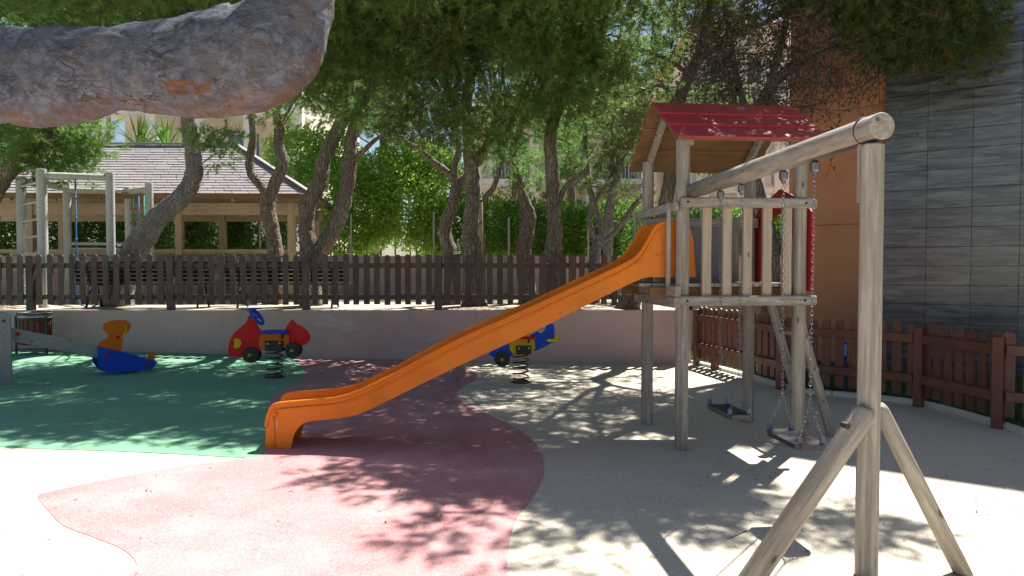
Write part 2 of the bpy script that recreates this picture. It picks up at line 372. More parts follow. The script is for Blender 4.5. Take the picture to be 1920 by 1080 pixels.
# ---------------------------------------------------------------- the ground
def sheet(name, poly, m, z=None, dz=0, kind='structure'):
    b = MB(); k = len(poly)
    vs = [(x, y, (gz(x) if z is None else z)+dz) for x, y in poly]
    ar = sum(poly[i][0]*poly[(i+1) % k][1]-poly[(i+1) % k][0]*poly[i][1] for i in range(k))
    fs = [tuple(range(k))] if ar > 0 else [tuple(range(k))[::-1]]
    b.add(vs, fs); return struct(b.build(name, m), kind)
b = MB(); b.add([(-300, -300, -.06), (300, -300, -.06), (300, 600, -.06), (-300, 600, -.06)], [(0, 1, 2, 3)])
struct(b.build('ground', M_sand))
WY = 12.15; TZ = .9; WXR = 3.04
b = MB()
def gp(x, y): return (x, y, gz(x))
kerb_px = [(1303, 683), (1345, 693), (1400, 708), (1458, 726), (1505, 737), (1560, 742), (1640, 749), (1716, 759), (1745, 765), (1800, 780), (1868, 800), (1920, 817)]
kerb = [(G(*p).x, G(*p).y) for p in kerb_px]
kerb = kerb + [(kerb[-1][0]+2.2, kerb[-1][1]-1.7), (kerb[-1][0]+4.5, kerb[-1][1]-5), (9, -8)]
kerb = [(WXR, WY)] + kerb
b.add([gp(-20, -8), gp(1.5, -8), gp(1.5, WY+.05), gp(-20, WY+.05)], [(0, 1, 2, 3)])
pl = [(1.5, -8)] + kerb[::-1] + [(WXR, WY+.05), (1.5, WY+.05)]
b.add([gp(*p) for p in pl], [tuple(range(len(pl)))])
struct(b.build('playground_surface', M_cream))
def wp(pxs): return [(G(*p).x, G(*p).y) for p in pxs]
red_left = wp([(548, 672.5), (566, 688), (573, 703), (562, 716), (530, 729), (510, 746), (502, 768), (499, 800), (500, 845)])
split = wp([(500, 852)])
red_rest = wp([(440, 862), (350, 873), (250, 890), (150, 910), (95, 922), (72, 931), (88, 955), (118, 985), (175, 1008), (225, 1028), (252, 1050), (250, 1070), (200, 1100), (100, 1160)])
red_right = wp([(940, 1250), (952, 1130), (951, 1060), (958, 1005), (972, 968), (996, 938), (1014, 905), (1021, 878), (1012, 845), (992, 820), (962, 800), (930, 784), (898, 768), (868, 754), (856, 741), (866, 727), (888, 714), (894, 703), (880, 693), (850, 686), (810, 682), (765, 674.5)])
rl = spline(red_left, 6); rr = spline(split+red_rest, 6); rg = spline(red_right, 6)
poly = rl+rr+[(-1.2, .5), (.02, 1.0)]+rg
sheet('red_path', poly, M_red, dz=.003)
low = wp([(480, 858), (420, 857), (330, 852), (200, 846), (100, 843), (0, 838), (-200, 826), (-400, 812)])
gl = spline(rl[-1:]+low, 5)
sheet('green_path', rl+gl[1:]+[(-16, gl[-1][1]), (-16, WY-.005), (rl[0][0], WY-.005)], M_green, dz=.004)  # green stops at the shade line; pale cream beyond paints its sunlit part
# saw cut line in the surface
b = MB(); p0, p1 = G(1400, 996), G(1195, 1082)
b.beam((p0.x, p0.y, .003), (p1.x, p1.y, .003), .008, .004, bev=0)
struct(b.build('path_joint', M_black))
# lawn and kerb
lawn = kerb + [(30, -8), (30, 16), (9, 14.5), (WXR, 14.5)]
sheet('lawn', lawn, M_grassbase, z=-.01)
b = MB()
for i in range(len(kerb)-1):
    a, c = Vector((*kerb[i], 0)), Vector((*kerb[i+1], 0)); d = (c-a).normalized()
    L = (c-a).length; k = max(1, round(L/1.0))
    nrm = Vector((d.y, -d.x, 0)) * -1
    for j in range(k):
        q0, q1 = a+d*(L*j/k+.004), a+d*(L*(j+1)/k-.004)
        b.beam(q0+nrm*.05+Vector((0, 0, -.02)), q1+nrm*.05+Vector((0, 0, -.02)), .115, .14, bev=.01)
struct(b.build('lawn_kerb', M_kerb))
# grass tufts
def tri_mesh(name, V, m, parent=None, rnd=None, org=None):
    n = len(V)//3; me = bpy.data.meshes.new(name)
    if org is not None: V = V-np.array(org)
    me.vertices.add(n*3); me.vertices.foreach_set('co', V.astype(np.float32).ravel())
    me.loops.add(n*3); me.loops.foreach_set('vertex_index', np.arange(n*3, dtype=np.int32))
    me.polygons.add(n); me.polygons.foreach_set('loop_start', np.arange(0, n*3, 3, dtype=np.int32))
    me.update(calc_edges=True)
    a = me.attributes.new('rnd', 'FLOAT', 'FACE'); a.data.foreach_set('value', (rnd if rnd is not None else RNG.random(n)).astype(np.float32))
    me.materials.append(m); o = bpy.data.objects.new(name, me); scene.collection.objects.link(o)
    if parent is not None: o.parent = parent
    return o
def inpoly(x, y, P):
    ins = np.zeros(len(x), bool); j = len(P)-1
    for i in range(len(P)):
        xi, yi = P[i]; xj, yj = P[j]
        c = ((yi > y) != (yj > y)) & (x < (xj-xi)*(y-yi)/(yj-yi+1e-12)+xi); ins ^= c; j = i
    return ins
n = 90000; gx = RNG.uniform(3.0, 9, n); gy = RNG.uniform(4, 14.3, n); k = inpoly(gx, gy, [(x+.12, y+.05) for x, y in lawn]); gx, gy = gx[k], gy[k]; n = len(gx)
h = RNG.uniform(.03, .09, n); th = RNG.uniform(0, 6.28, n)
B0 = np.stack([gx, gy, np.full(n, -.012)], 1); dv = np.stack([np.cos(th), np.sin(th), np.zeros(n)], 1)*.006
tip = B0+np.stack([RNG.normal(0, .02, n), RNG.normal(0, .02, n), h], 1)
struct(tri_mesh('grass', np.stack([B0-dv, B0+dv, tip], 1).reshape(-1, 3), M_grass), 'stuff')['label'] = 'short green grass behind the red brown fence'

LT = 900; lx = np.concatenate([RNG.uniform(-7, 6.5, LT), RNG.uniform(1.5, 5, 350)]); ly = np.concatenate([RNG.uniform(2.6, 12, LT), RNG.uniform(4.5, 9.5, 350)]); kk = ~inpoly(lx, ly, lawn) & (lx < 4.6); lx, ly = lx[kk], ly[kk]
lz = np.where(lx < 1.5, .024*(1.5-lx), 0)+.009; a_ = RNG.uniform(0, 6.28, len(lx)); l_ = RNG.uniform(.008, .028, len(lx)); w_ = RNG.uniform(.0015, .008, len(lx))
Pc = np.stack([lx, ly, lz], 1); dx_ = np.stack([np.cos(a_), np.sin(a_), np.zeros(len(lx))], 1)*l_[:, None]; dy_ = np.stack([-np.sin(a_), np.cos(a_), np.zeros(len(lx))], 1)*w_[:, None]
struct(tri_mesh('leaf_litter', np.stack([Pc-dx_, Pc+dy_, Pc+dx_, Pc-dx_, Pc+dx_, Pc-dy_], 1).reshape(-1, 3), M('dry_litter', (.09, .055, .03), (.16, .10, .06), 9, .9)), 'stuff')['label'] = 'brown pine litter scattered over the rubber surface'
# terrace
b = MB(); b.add([(-60, WY+.19, TZ-.004), (WXR-.19, WY+.19, TZ-.004), (WXR-.19, 14.7, TZ-.004), (11, 14.7, TZ-.004), (40, 30, TZ-.004), (40, 60, TZ-.004), (-60, 60, TZ-.004)], [tuple(range(7))])
struct(b.build('terrace_ground', M_sand))
b = MB(); b.box((-11.48, WY+.1, .3), (29.04, .2, 1.2)); b.box((WXR-.1, 13.44, .3), (.2, 2.47, 1.2)); b.box((7.0, 14.6, .3), (7.98, .2, 1.2))
o = b.build('retaining_wall', M_pink); tag(o, 'low pink rendered retaining wall along the back of the playground', 'wall')
b = MB(); b.box((-6, 18.1, 1.36), (44, .2, 1.0)); b.box((-6, 18.1, 1.885), (44, .26, .05))
o = b.build('garden_wall', M_pink); tag(o, 'pinkish garden wall in front of the hedge, seen between the dark pickets', 'wall')

# ---------------------------------------------------------------- building at right
BR = math.atan2(-.58, .815)
bl = thing('building', 'tall ochre building with dark streaked tile cladding, right edge', 'building', (at(1655, 500, 11.6).x, 11.6, 0), BR)
b = MB(); b.box((-.76, 6.15, 5.1), (1.5, 12, 10.3)); b.box((7.6, 6.15, 5.1), (15.2, 12, 10.3)); o = b.build('wall', M_orangewall, bl, local=True)
b = MB()
for zz in (2.35, 5.35, 8.35):
    b = MB(); b.box((-.76, .148, zz), (1.5, .01, .014), rnd=.5); b.build('render_joint', W_under, bl, local=True)
m, n, p, out = newmat('streaked_slate_tile'); co = n.nodes.new('ShaderNodeTexCoord').outputs['Object']
at_ = n.nodes.new('ShaderNodeAttribute'); at_.attribute_name = 'rnd'
cx = n.nodes.new('ShaderNodeCombineXYZ'); mm = n.nodes.new('ShaderNodeMath'); mm.operation = 'MULTIPLY'; mm.inputs[1].default_value = .25
n.links.new(at_.outputs['Fac'], mm.inputs[0]); n.links.new(mm.outputs[0], cx.inputs[1])
ad = n.nodes.new('ShaderNodeVectorMath'); n.links.new(co, ad.inputs[0]); n.links.new(cx.outputs[0], ad.inputs[1])
a = nz(n, ad.outputs[0], 1.5, 10, .66, (1.0, 1, 7.5), .55)
col = mix(n, ramp(n, a, .40, .60), (.032, .041, .056), (.19, .19, .185))
col = mix(n, ramp(n, nz(n, ad.outputs[0], 3.1, 7, .7, (1, 1, 7), .5), .48, .72), col, (.10, .105, .11))
col = mix(n, ramp(n, at_.outputs['Fac'], 0, 3.2), col, (.02, .025, .03))
n.links.new(col, p.inputs['Base Color']); p.inputs['Roughness'].default_value = .24; p.inputs['Specular IOR Level'].default_value = 1.0
bump(n, p, a, .15, .003); M_tile = m
b = MB()
for i in range(16):
    for j in range(35):
        b.box((.3+i*.6, .06, -.15+.15+j*.3), (.5955, .03, .2945), bev=.0015)
b.build('tile_cladding', M_tile, bl, local=True)
b = MB(); b.box((4.8, .1, 5.1), (9.6, .05, 10.3)); b.build('cladding_backing', M_black, bl, local=True)

# ---------------------------------------------------------------- fences
def picket(b, c, X, N, z0, h, wd, th=.022):
    k = [( -wd/2, 0), (wd/2, 0), (wd/2, h-wd/2)]
    k += [(wd/2*math.cos(a), h-wd/2+wd/2*math.sin(a)) for a in (R(22), R(45), R(68), R(90), R(112), R(135), R(158))] + [(-wd/2, h-wd/2)]
    O = Vector((c[0], c[1], z0)); b.prism(k, O, X, Vector((0, 0, 1)), N, th)
fn = thing('picket_fence', 'dark brown picket fence on top of the pink retaining wall', 'fence', (-2, WY+.1, TZ))
X0 = Vector((1, 0, 0)); NY = Vector((0, 1, 0))
posts = [at(px, 560, WY+.14).x for px in (-452, -197, 60, 322, 575, 822, 1073, 1290)]
for x in posts:
    b = MB(); b.box((x, WY+.115, TZ+.46), (.125, .09, .94), bev=.006); b.build('post', M_fdark, fn)
for i in range(len(posts)-1):
    a, c = posts[i]+.07, posts[i+1]-.07
    for zz in (.22, .76):
        b = MB(); b.box(((a+c)/2, WY+.135, TZ+zz), (c-a+.02, .045, .085), bev=.004); b.build('rail', M_fdark, fn)
    b = MB(); k = 12 if i < 6 else 10
    for j in range(k):
        x = a+(c-a)*(j+.5)/k + random.uniform(-.006, .006)
        t = Vector((1, random.uniform(-.03, .03), random.uniform(-.016, .016))).normalized()
        picket(b, (x, WY+.097), t, NY, TZ+.09+random.uniform(-.008, .008), .86+random.uniform(-.008, .008), .098)
    b.build('picket_panel', M_fdark, fn)
rf = thing('picket_fence', 'red brown picket fence bending round the playground in front of the lawn', 'fence', (3.3, 11, 0))
rposts = [G(*p) for p in ((1306, 684), (1340, 693), (1463, 730), (1722, 763), (1870, 803))]
rposts += [rposts[-1]+Vector((1.5, -1.15, 0)), rposts[-1]+Vector((3, -2.9, 0))]
zt = [.98, .97, .96, .98, .99, .99, .99]
for i, q in enumerate(rposts):
    d = (rposts[min(i+1, len(rposts)-1)]-rposts[max(i-1, 0)]).normalized(); nn = Vector((-d.y, d.x, 0))
    b = MB()
    if i != 1: b.box((q.x, q.y, .465), (.10, .085, .93), (d, nn, Vector((0, 0, 1))), .006)
    else: b.box((q.x, q.y, .14), (.115, .09, .3), (d, nn, Vector((0, 0, 1))), .006)
    b.build('post', M_fred, rf)
segs = [(0, 2), (2, 3), (3, 4), (4, 5), (5, 6)]
for (i, j) in segs:
    q, r = rposts[i], rposts[j]; d = (r-q).normalized(); nn = Vector((-d.y, d.x, 0))
    if nn.y < 0 and nn.x < 0: nn = -nn
    if nn.x*1+nn.y*1 < 0: nn = -nn
    L = (r-q).length
    for zz in (.33, .80):
        b = MB(); b.beam(q+d*.065+Vector((0, 0, zz))-nn*.005, r-d*.065+Vector((0, 0, zz))-nn*.005, .05, .10); b.build('rail', M_fred, rf)
    b = MB(); k = max(3, round(L/.165))
    for m_ in range(k):
        c = q+d*(L*(m_+.5)/k)+nn*.036
        picket(b, c, d, nn, .12+random.uniform(-.01, .01), .86+random.uniform(-.012, .012), .105)
    b.build('picket_panel', M_fred, rf)

# ---------------------------------------------------------------- play tower
TP = Vector((1.52, 6.40, 0)); TA = .11
U = Vector((math.cos(TA), math.sin(TA), 0)); V = Vector((-math.sin(TA), math.cos(TA), 0)); Zv = Vector((0, 0, 1))
TW, TD = 1.10, 1.04
def tp(u, v, z): return TP+U*u+V*v+Zv*z
tw = thing('play_tower', 'weathered wooden play tower with red board roof, raised deck and picket balustrade', 'play tower', TP)
for (u, v, h) in ((0, 0, 2.77), (TW, 0, 2.70), (0, TD, 2.72), (TW, TD, 2.72)):
    b = MB(); b.pole(tp(u, v, 0), tp(u, v, h), .060, 20); b.build('post', W_z, tw)
AX = (U, V, Zv)
# deck and its beams
b = MB()
for i in range(9): b.box(tp(-.06+.10*i*1.22+.05, TD/2, 1.475), (.116, TD+.02, .03), AX, .003)
for q in (-.30, -.18): b.box(tp(q, TD/2, 1.475), (.112, TD-.25, .03), AX, .003)
b.build('deck', W_y, tw)
for v in (.09, TD-.09):
    b = MB(); b.box(tp(TW/2-.1, v, 1.405), (TW+.35, .05, .10), AX, .004); b.build('deck_beam', W_under, tw)
b = MB(); b.box(tp(-.10, TD/2, 1.425), (.05, TD+.36, .095), AX, .006); b.build('deck_beam', W_y, tw)
b = MB(); b.box(tp(-.09, TD/2-.02, 1.325), (.05, TD+.22, .095), AX, .006); b.build('deck_beam', W_y, tw)
# front balustrade
for (z, h, uL, uR) in ((2.207, .088, -.055, TW+.115), (1.338, .088, -.07, TW+.12)):
    b = MB(); b.box(tp((uL+uR)/2, -.085, z), (uR-uL, .045, h), AX, .012); o = b.build('rail', W_x, tw)
    for u in (0.01, TW-.0):
        b = MB(); b.pole(tp(u, -.106, z), tp(u, -.112, z), .012, 10, bev=.001); b.build('bolt', M_black, o)
for px in (1324, 1362, 1400, 1437, 1474):
    q = onplane(px, 480, tp(0, -.04, 0), V); u = (q-TP).dot(U)
    b = MB(); wd = .085
    b.prism([(-wd/2, 1.31), (wd/2, 1.31), (wd/2*.9, 1.7), (wd/2, 2.24), (-wd/2, 2.24), (-wd/2*.92, 1.8)], tp(u, -.043, 0), U, Zv, V, .035)
    b.build('baluster', W_pale, tw)
# back side
b = MB(); b.box(tp(TW/2, TD-.085, 2.09), (TW+.1, .045, .10), AX, .008); b.build('rail', W_x, tw)
M_grey = M('grey_board', (.20, .19, .20), (.26, .25, .26), 3, .6)
b = MB(); b.box(tp(.50, TD-.06, 1.77), (.72, .03, .56), AX, .004); b.build('back_panel', M_grey, tw)
for u in (.14, .9):
    b = MB(); b.box(tp(u, TD-.095, 1.80), (.08, .03, .62), AX, .004); b.build('back_panel_batten', W_z, tw)
# slide side entrance frame
b = MB(); b.box(tp(-.09, TD/2, 2.17), (.045, TD+.20, .085), AX, .01); b.build('entrance_rail', W_y, tw)
b = MB(); b.box(tp(-.125, .02, 1.84), (.035, .05, .74), AX, .006); b.build('entrance_upright', W_z, tw)
b = MB(); b.box(tp(-.125, TD+.02, 1.84), (.035, .05, .74), AX, .006); b.build('entrance_upright', W_z, tw)
# red panel with arch at the ladder side
pts_o = [(-.10, 1.42), (TD+.06, 1.42), (TD+.06, 2.12), (TD-.08, 2.22), (TD/2, 2.36), (.06, 2.22), (-.10, 2.12)]
b = MB()
arch = [(TD/2+.27, 1.50)]+[(TD/2+.27*math.cos(R(a)), 1.86+.30*math.sin(R(a))) for a in range(0, 181, 15)]+[(TD/2-.27, 1.50)]
L_ = [(-.10, 1.42), (-.10, 2.12), (.06, 2.24), (TD/2, 2.40)]+[p for p in arch[::-1] if p[0] <= TD/2+1e-6][::-1]+[(TD/2-.27, 1.42)]
R_ = [(TD/2, 2.40), (TD-.08, 2.24), (TD+.06, 2.12), (TD+.06, 1.42), (TD/2+.27, 1.42)]+[p for p in arch if p[0] >= TD/2-1e-6]
b.prism(L_, tp(TW+.075, 0, 0), V, Zv, U, .022); b.prism(R_, tp(TW+.075, 0, 0), V, Zv, U, .022)
b.build('red_panel', M_redpl, tw)
# ladder
ld = []
for v in (.33, .84):
    b = MB(); b.pole(tp(TW+.10, v, 1.42), tp(TW+.52, v-.02, -.02), .045, 14); ld.append(b.build('ladder_rail', wood('weathered_ladder', WG1, WG2, 2, along=tp(TW+.52, v-.02, -.02)-tp(TW+.10, v, 1.42)), tw))
for z in (1.30, .97, .66, .35):
    u = TW+.10+.42*(1.42-z)/1.44
    b = MB(); b.pole(tp(u, .24, z), tp(u, .93, z), .019, 12, bev=.004); b.build('ladder_rung', W_y, tw)
# roof: lapped boards
rd = thing  # noqa
ridge_v, ridge_z = TD/2, 3.185
for sg, ez, ev in ((-1, 2.735, -.20), (1, 2.66, TD+.22)):
    a = tp(0, ridge_v, ridge_z); e = tp(0, ev, ez); d = (e-a); L = d.length; d.normalize()
    nn = d.cross(U) if sg < 0 else U.cross(d)
    if nn.z < 0: nn = -nn
    bw = L/3
    for k in range(3):
        s0, s1 = k*bw-.0+(.0 if k else -.01), (k+1)*bw+.035
        c0 = a+d*s0+nn*(.0+.004*k); c1 = a+d*s1+nn*(.024)
        for nm, off, th, mt in (('roof_board', .012, .022, M_roofred), ('roof_lining', -.008, .016, W_under)):
            b = MB(); mid = (c0+c1)/2+nn*off; dd = (c1-c0).normalized(); n2 = dd.cross(U); n2 = n2 if n2.z > 0 else -n2
            b.box(mid+U*(.565), (1.39, (c1-c0).length, th), (U, dd if U.cross(dd).dot(n2) > 0 else -dd, n2), .005)
            b.build(nm, mt, tw)
for u in (.02, TW-.02):
    for (v0, z0) in ((-.07, 2.755), (TD+.09, 2.68)):
        b = MB(); b.beam(tp(u, TD/2, ridge_z-.075), tp(u, v0, z0-.02), .045, .085, bev=.006); b.build('rafter', W_y, tw)
    b = MB(); b.box(tp(u+.03, .0, 2.745), (.05, .16, .07), AX, .01); b.build('bracket', W_x, tw)

# ---------------------------------------------------------------- slide
SP = G(497, 842); SD = U.copy(); SN = V.copy()
slide = thing('slide', 'long orange plastic slide running down from the play tower', 'slide', SP)
top_px = [(499, 800), (504, 776), (511, 763), (525, 757), (580, 752), (630, 747), (667, 736), (730, 707), (855, 641), (1000, 576), (1140, 511), (1180, 491), (1198, 478), (1210, 461), (1222, 440), (1232, 424), (1243, 419), (1262, 417), (1284, 418), (1293, 424), (1300, 450), (1305, 519)]
bot_px = [(1290, 520), (1243, 520), (1215, 520), (1193, 527), (1140, 552), (1000, 622), (852, 690), (760, 735), (700, 765), (660, 780), (610, 787), (580, 790), (565, 797), (553, 812), (548, 827), (545, 842), (497, 842)]
def sl2(p):
    q = onplane(p[0], p[1], SP, SN); return ((q-SP).dot(SD), q.z-SP.z)
top2 = [sl2(p) for p in top_px]; bot2 = [sl2(p) for p in bot_px]
topS = spline(top2[:19], 4)+top2[19:]; botS = spline(bot2[:15], 4)+bot2[15:]
outline = topS+botS
WS = .50
for k, (off, nm) in enumerate(((0.012, 'side_panel'), (WS-.012, 'side_panel'))):
    b = MB(); b.prism(outline, SP+SN*off, SD, Zv, SN, .024); o = b.build(nm, M_orange, slide)
    b = MB(); out_s = -1 if k == 0 else 1
    b.tube([SP+SN*(off+out_s*.006)+SD*x+Zv*z for x, z in topS[:-3]], .017, 10)
    b.build('rim', M_orange, o)
    if k == 0:
        b = MB(); ins = [SP+SN*(-.006)+SD*(x+.045 if i < 2 else x)+Zv*(z-.05) for i, (x, z) in enumerate(topS[6:-12])]
        b.tube(ins, .011, 8)
        f0 = [SP+SN*(-.003)+SD*.075+Zv*z for z in (.02, .1, .2, .28)]
        b.tube(f0, .008, 8); b.build('moulded_rib', M_orange, o)
# bed of the slide
bed_px = [(508, 800), (520, 779), (545, 772), (590, 768), (640, 762), (680, 751), (735, 727), (855, 665), (1000, 599), (1140, 533), (1185, 515), (1215, 506), (1250, 505), (1300, 505)]
bed = spline([sl2(p) for p in bed_px], 5)
b = MB(); N_ = len(bed); cs = [(.02, .04), (.06, .004), (.12, -.006), (.25, -.01), (.38, -.006), (.44, .004), (.48, .04)]
vs = [SP+SD*x+Zv*(z+dz)+SN*v for x, z in bed for v, dz in cs]; K = len(cs)
b.add(vs, [(i*K+j, (i+1)*K+j, (i+1)*K+j+1, i*K+j+1)[::-1] for i in range(N_-1) for j in range(K-1)], True)
b.add([q-Zv*.014 for q in vs], [(i*K+j, (i+1)*K+j, (i+1)*K+j+1, i*K+j+1) for i in range(N_-1) for j in range(K-1)], True)
b.build('chute', M_orange, slide)
b = MB(); fp = [sl2(p) for p in ((499, 841), (500, 815), (501, 800), (506, 780))]
for (x0, z0), (x1, z1) in zip(fp[:-1], fp[1:]):
    b.beam(SP+SD*(x0+.012)+Zv*z0+SN*.03, SP+SD*(x0+.012)+Zv*z0+SN*(WS-.03), .01, .001)
    b.add([SP+SD*(x0+.01)+Zv*z0+SN*.024, SP+SD*(x1+.01)+Zv*z1+SN*.024, SP+SD*(x1+.01)+Zv*z1+SN*(WS-.024), SP+SD*(x0+.01)+Zv*z0+SN*(WS-.024)], [(0, 1, 2, 3)], True)
b.build('foot_front', M_orange, slide)
for bx_, by_ in ((1232, 478), (1250, 500), (1050, 588), (700, 748)):
    q = onplane(bx_, by_, SP, SN); b = MB(); b.pole(q-SN*.006, q+SN*.002, .011, 12, bev=.002); b.build('bolt', M_steel, slide)
b = MB(); b.tube([onplane(px, py, SP-SN*.004, SN) for px, py in ((521, 785), (519, 790), (520, 798), (518, 803), (521, 802))], .004, 6)
b.build('scuff_mark', M('scuff_grey', (.6, .6, .6), (.7, .7, .7)), slide)

# ---------------------------------------------------------------- swing frame
EP = G(1624, 1079); EP.z = 0
BV = Vector((1.60-EP.x, 6.36-EP.y, 0)).normalized()
BU = Vector((BV.y, -BV.x, 0))
sf = thing('swing_stand', 'weathered round log swing stand with a long beam and splayed braces', 'swing stand', EP)
b = MB(); b.pole(EP, EP+Zv*2.28, .057, 28); b.build('post', W_z, sf)
zb = 2.358
A0 = EP-BV*.085+Zv*zb; A1 = Vector((1.60, 6.36, 0))+Zv*2.31
b = MB(); b.tube([A0, A0+BV*.01, A0+BV*.011, (A0+A1)/2, A1], [.064, .070, .070, .069, .066], 32, amp=.015, fr=3); bm_ = b.build('beam', W_y, sf)
b = MB(); q = EP+BV*.082
b.beam(q+BU*.012+Zv*1.98, q+BU*.012+Zv*2.33, .032, .075, up=BU); b.build('cleat', W_z, sf)
b = MB(); b.tube([A0+BV*.145+Vector((math.cos(R(t))*.0715*BU.x, math.cos(R(t))*.0715*BU.y, math.sin(R(t))*.0715)) for t in range(0, 361, 20)], .004, 6, cap=False); b.build('band', M_dkmetal, bm_)
b = MB(); L0 = onplane(1392, 1112, EP-BV*.10, BV); L0.z = -.01
b.tube([EP-BU*.045-BV*.04+Zv*.90, EP-BU*.052-BV*.042+Zv*.885, EP-BU*.057-BV*.045+Zv*.87, L0], [.044, .055, .058, .060], 28, amp=.02, fr=3); b.build('brace', wood('weathered_brace', WG1, WG2, 2, along=L0-EP-Zv*.88), sf)
b = MB(); L1 = G(1808, 1076); L1.z = -.01
b.tube([EP+BU*.065+BV*.02+Zv*.905, EP+BU*.075+BV*.02+Zv*.885, EP+BU*.083+BV*.02+Zv*.87, L1], [.030, .040, .042, .044], 28, amp=.02, fr=3); b.build('brace', wood('weathered_brace_far', WG1, WG2, 2, along=L1-EP-Zv*.88), sf)
b = MB()
q = onplane(1584, 797, EP-BV*.11, BV); b.pole(q-BV*.03, q+BV*.02, .016, 12, bev=.002); b.build('bolt', M_black, sf)

def link(b, c, d, s, r=.0023, L=.030, wd=.0085):
    """one oval chain link centred c along d, side s"""
    pts = []
    for k in range(10):
        a = 2*math.pi*k/10; x = math.cos(a)*wd; y = math.sin(a)*wd+math.copysign((L/2-wd), math.sin(a))
        pts.append(c+s*x+d*y)
    pts.append(pts[0]); pts.append(pts[1]); b.tube(pts, r, 5, cap=False)
def chain(b, p, q):
    p, q = Vector(p), Vector(q); d = (q-p); L = d.length; d.normalize()
    s1 = d.cross(Vector((.3, .9, .1))).normalized(); s2 = d.cross(s1); n_ = int(L/.0265)
    for i in range(n_): link(b, p+d*(L*(i+.5)/n_), d, s1 if i % 2 else s2)
M_cap = M('blue_grey_cap', (.06, .09, .15), (.09, .12, .19), 9, .5)
def beampt(px):
    for t in np.linspace(0, 2.6, 1300):
        q = EP+BV*t
        if 960+F*q.x/q.y <= px: return t
    return 2.5
def swing(label, pxn, pxf, zs, tilt=0, tread=False):
    tn, tf = beampt(pxn), beampt(pxf); mid = EP+BV*((tn+tf)/2)
    sw = thing('swing', label, 'swing', (mid.x, mid.y, 0), 0, 'swings hanging from the log beam')
    L = tf-tn
    for t in (tn, tf):
        zb_ = 2.358-(2.358-2.31)*(t/2.56)-.075
        top = EP+BV*t+Zv*zb_
        b = MB(); b.box(top-Zv*.03, (.05, .05, .065), (BU, BV, Zv), .012); b.pole(top-Zv*.08, top-Zv*.055, .014, 10, bev=.003); b.build('hanger', M_steel, sw)
        b = MB(); ap = EP+BV*(t+(.02 if t == tn else -.02))+Zv*(zs+.26)
        chain(b, top-Zv*.07, ap)
        for sx in (-.075, .075): chain(b, ap, EP+BV*t+BU*sx+Zv*(zs+.045))
        b.build('chain', M_steel, sw)
        for sx in (-.075, .075):
            b = MB(); c = EP+BV*t+BU*sx+Zv*(zs+.03)
            b.prism([(-.022, -.03), (.022, -.03), (.012, .03), (-.012, .03)], c, BU, Zv, BV, .012); b.build('chain_bracket', M_cap, sw)
    b = MB(); c = EP+BV*((tn+tf)/2)+Zv*zs; hl = L/2+.035
    pr = []
    for (x, y) in ((-.10, -hl+.05), (-.07, -hl), (.07, -hl), (.10, -hl+.05), (.10, hl-.05), (.07, hl), (-.07, hl), (-.10, hl-.05)): pr.append((x, y))
    b.prism(pr, c, BU, BV, Zv, .030)
    if tread:
        for i in range(9): b.box(c+BV*(-hl*.72+i*hl*.18)+Zv*.0175, (.15, .012, .006), (BU, BV, Zv), .0)
    b.build('seat', M_seat, sw); return sw
swing('black rubber swing seat on chains nearer the end post, shiny wet looking seat', 1525, 1467, .545)
swing('black ribbed swing seat on chains closer to the play tower', 1389, 1350, .515, tread=True)

# ---------------------------------------------------------------- spring rockers
for mm_, cc_ in ((M_toyred, (.36, .05, .045)), (M_toyblue, (.05, .11, .36)), (M_toyorange, (.40, .17, .06))): wear(mm_, cc_, (5, 5, 7))
wear(M_fdark, (.12, .085, .075), (14, 14, 2)); wear(M_fred, (.23, .12, .09), (14, 14, 2))
def poly_px(pts, off, sc, Y, n=0):
    P = [at(off[0]+x/sc, off[1]+y/sc, Y) for x, y in pts]
    q = [(p.x, p.z) for p in P]
    return spline(q, n, True) if n else q
XX = Vector((1, 0, 0))
def plate(name, pts, off, sc, Y, th, m, par, n=4, dy=0):
    b = MB(); b.prism(poly_px(pts, off, sc, Y, n), Vector((0, Y+dy, 0)), XX, Zv, NY, th); return b.build(name, m, par)
def disc(name, c, r, th, m, par, hub=True):
    b = MB(); b.pole(c-NY*th/2, c+NY*th/2, r, 28, bev=.008); o = b.build(name, m, par)
    if hub:
        b = MB(); b.pole(c-NY*(th/2+.035), c-NY*(th/2-.004), .022, 12, bev=.004); b.pole(c-NY*(th/2+.07), c-NY*(th/2+.03), .014, 12, bev=.003); b.build('hub', M_toyyellow, o)
    return o
def spring(base, top, r, turns, par):
    b = MB(); pts = []
    for i in range(turns*16+1):
        t = i/(turns*16); a = t*turns*2*math.pi
        pts.append(Vector((base.x+(top.x-base.x)*t+r*math.cos(a), base.y+r*math.sin(a), base.z+.01+(top.z-base.z-.01)*t)))
    b.tube(pts, .0095, 8); b.build('spring', M_spring, par)
    b = MB(); b.pole(Vector(base)-Zv*.01, Vector(base)+Zv*.012, r+.03, 20, bev=.003); b.build('base_plate', M_dkmetal, par)
off = (400, 560); S6 = 6.0
cb = G(515, 708); Y1 = cb.y
car = thing('spring_rider', 'red spring rider shaped like a little car with blue steering wheel', 'spring rider', cb)
front = [(405, 185), (375, 265), (300, 330), (235, 390), (195, 460), (175, 540), (170, 600), (195, 640), (260, 652), (345, 650), (440, 630), (530, 570), (530, 480), (550, 380), (500, 310), (470, 210)]
rear = [(890, 235), (940, 285), (1010, 320), (1060, 370), (1090, 430), (1070, 490), (1010, 525), (900, 535), (840, 500), (845, 400), (812, 345), (845, 285)]
midp = [(560, 395), (700, 392), (840, 395), (862, 440), (855, 510), (820, 555), (700, 570), (600, 578), (545, 565), (522, 480)]
plate('front_panel', front, off, S6, Y1, .03, M_toyred, car, 3, 0)
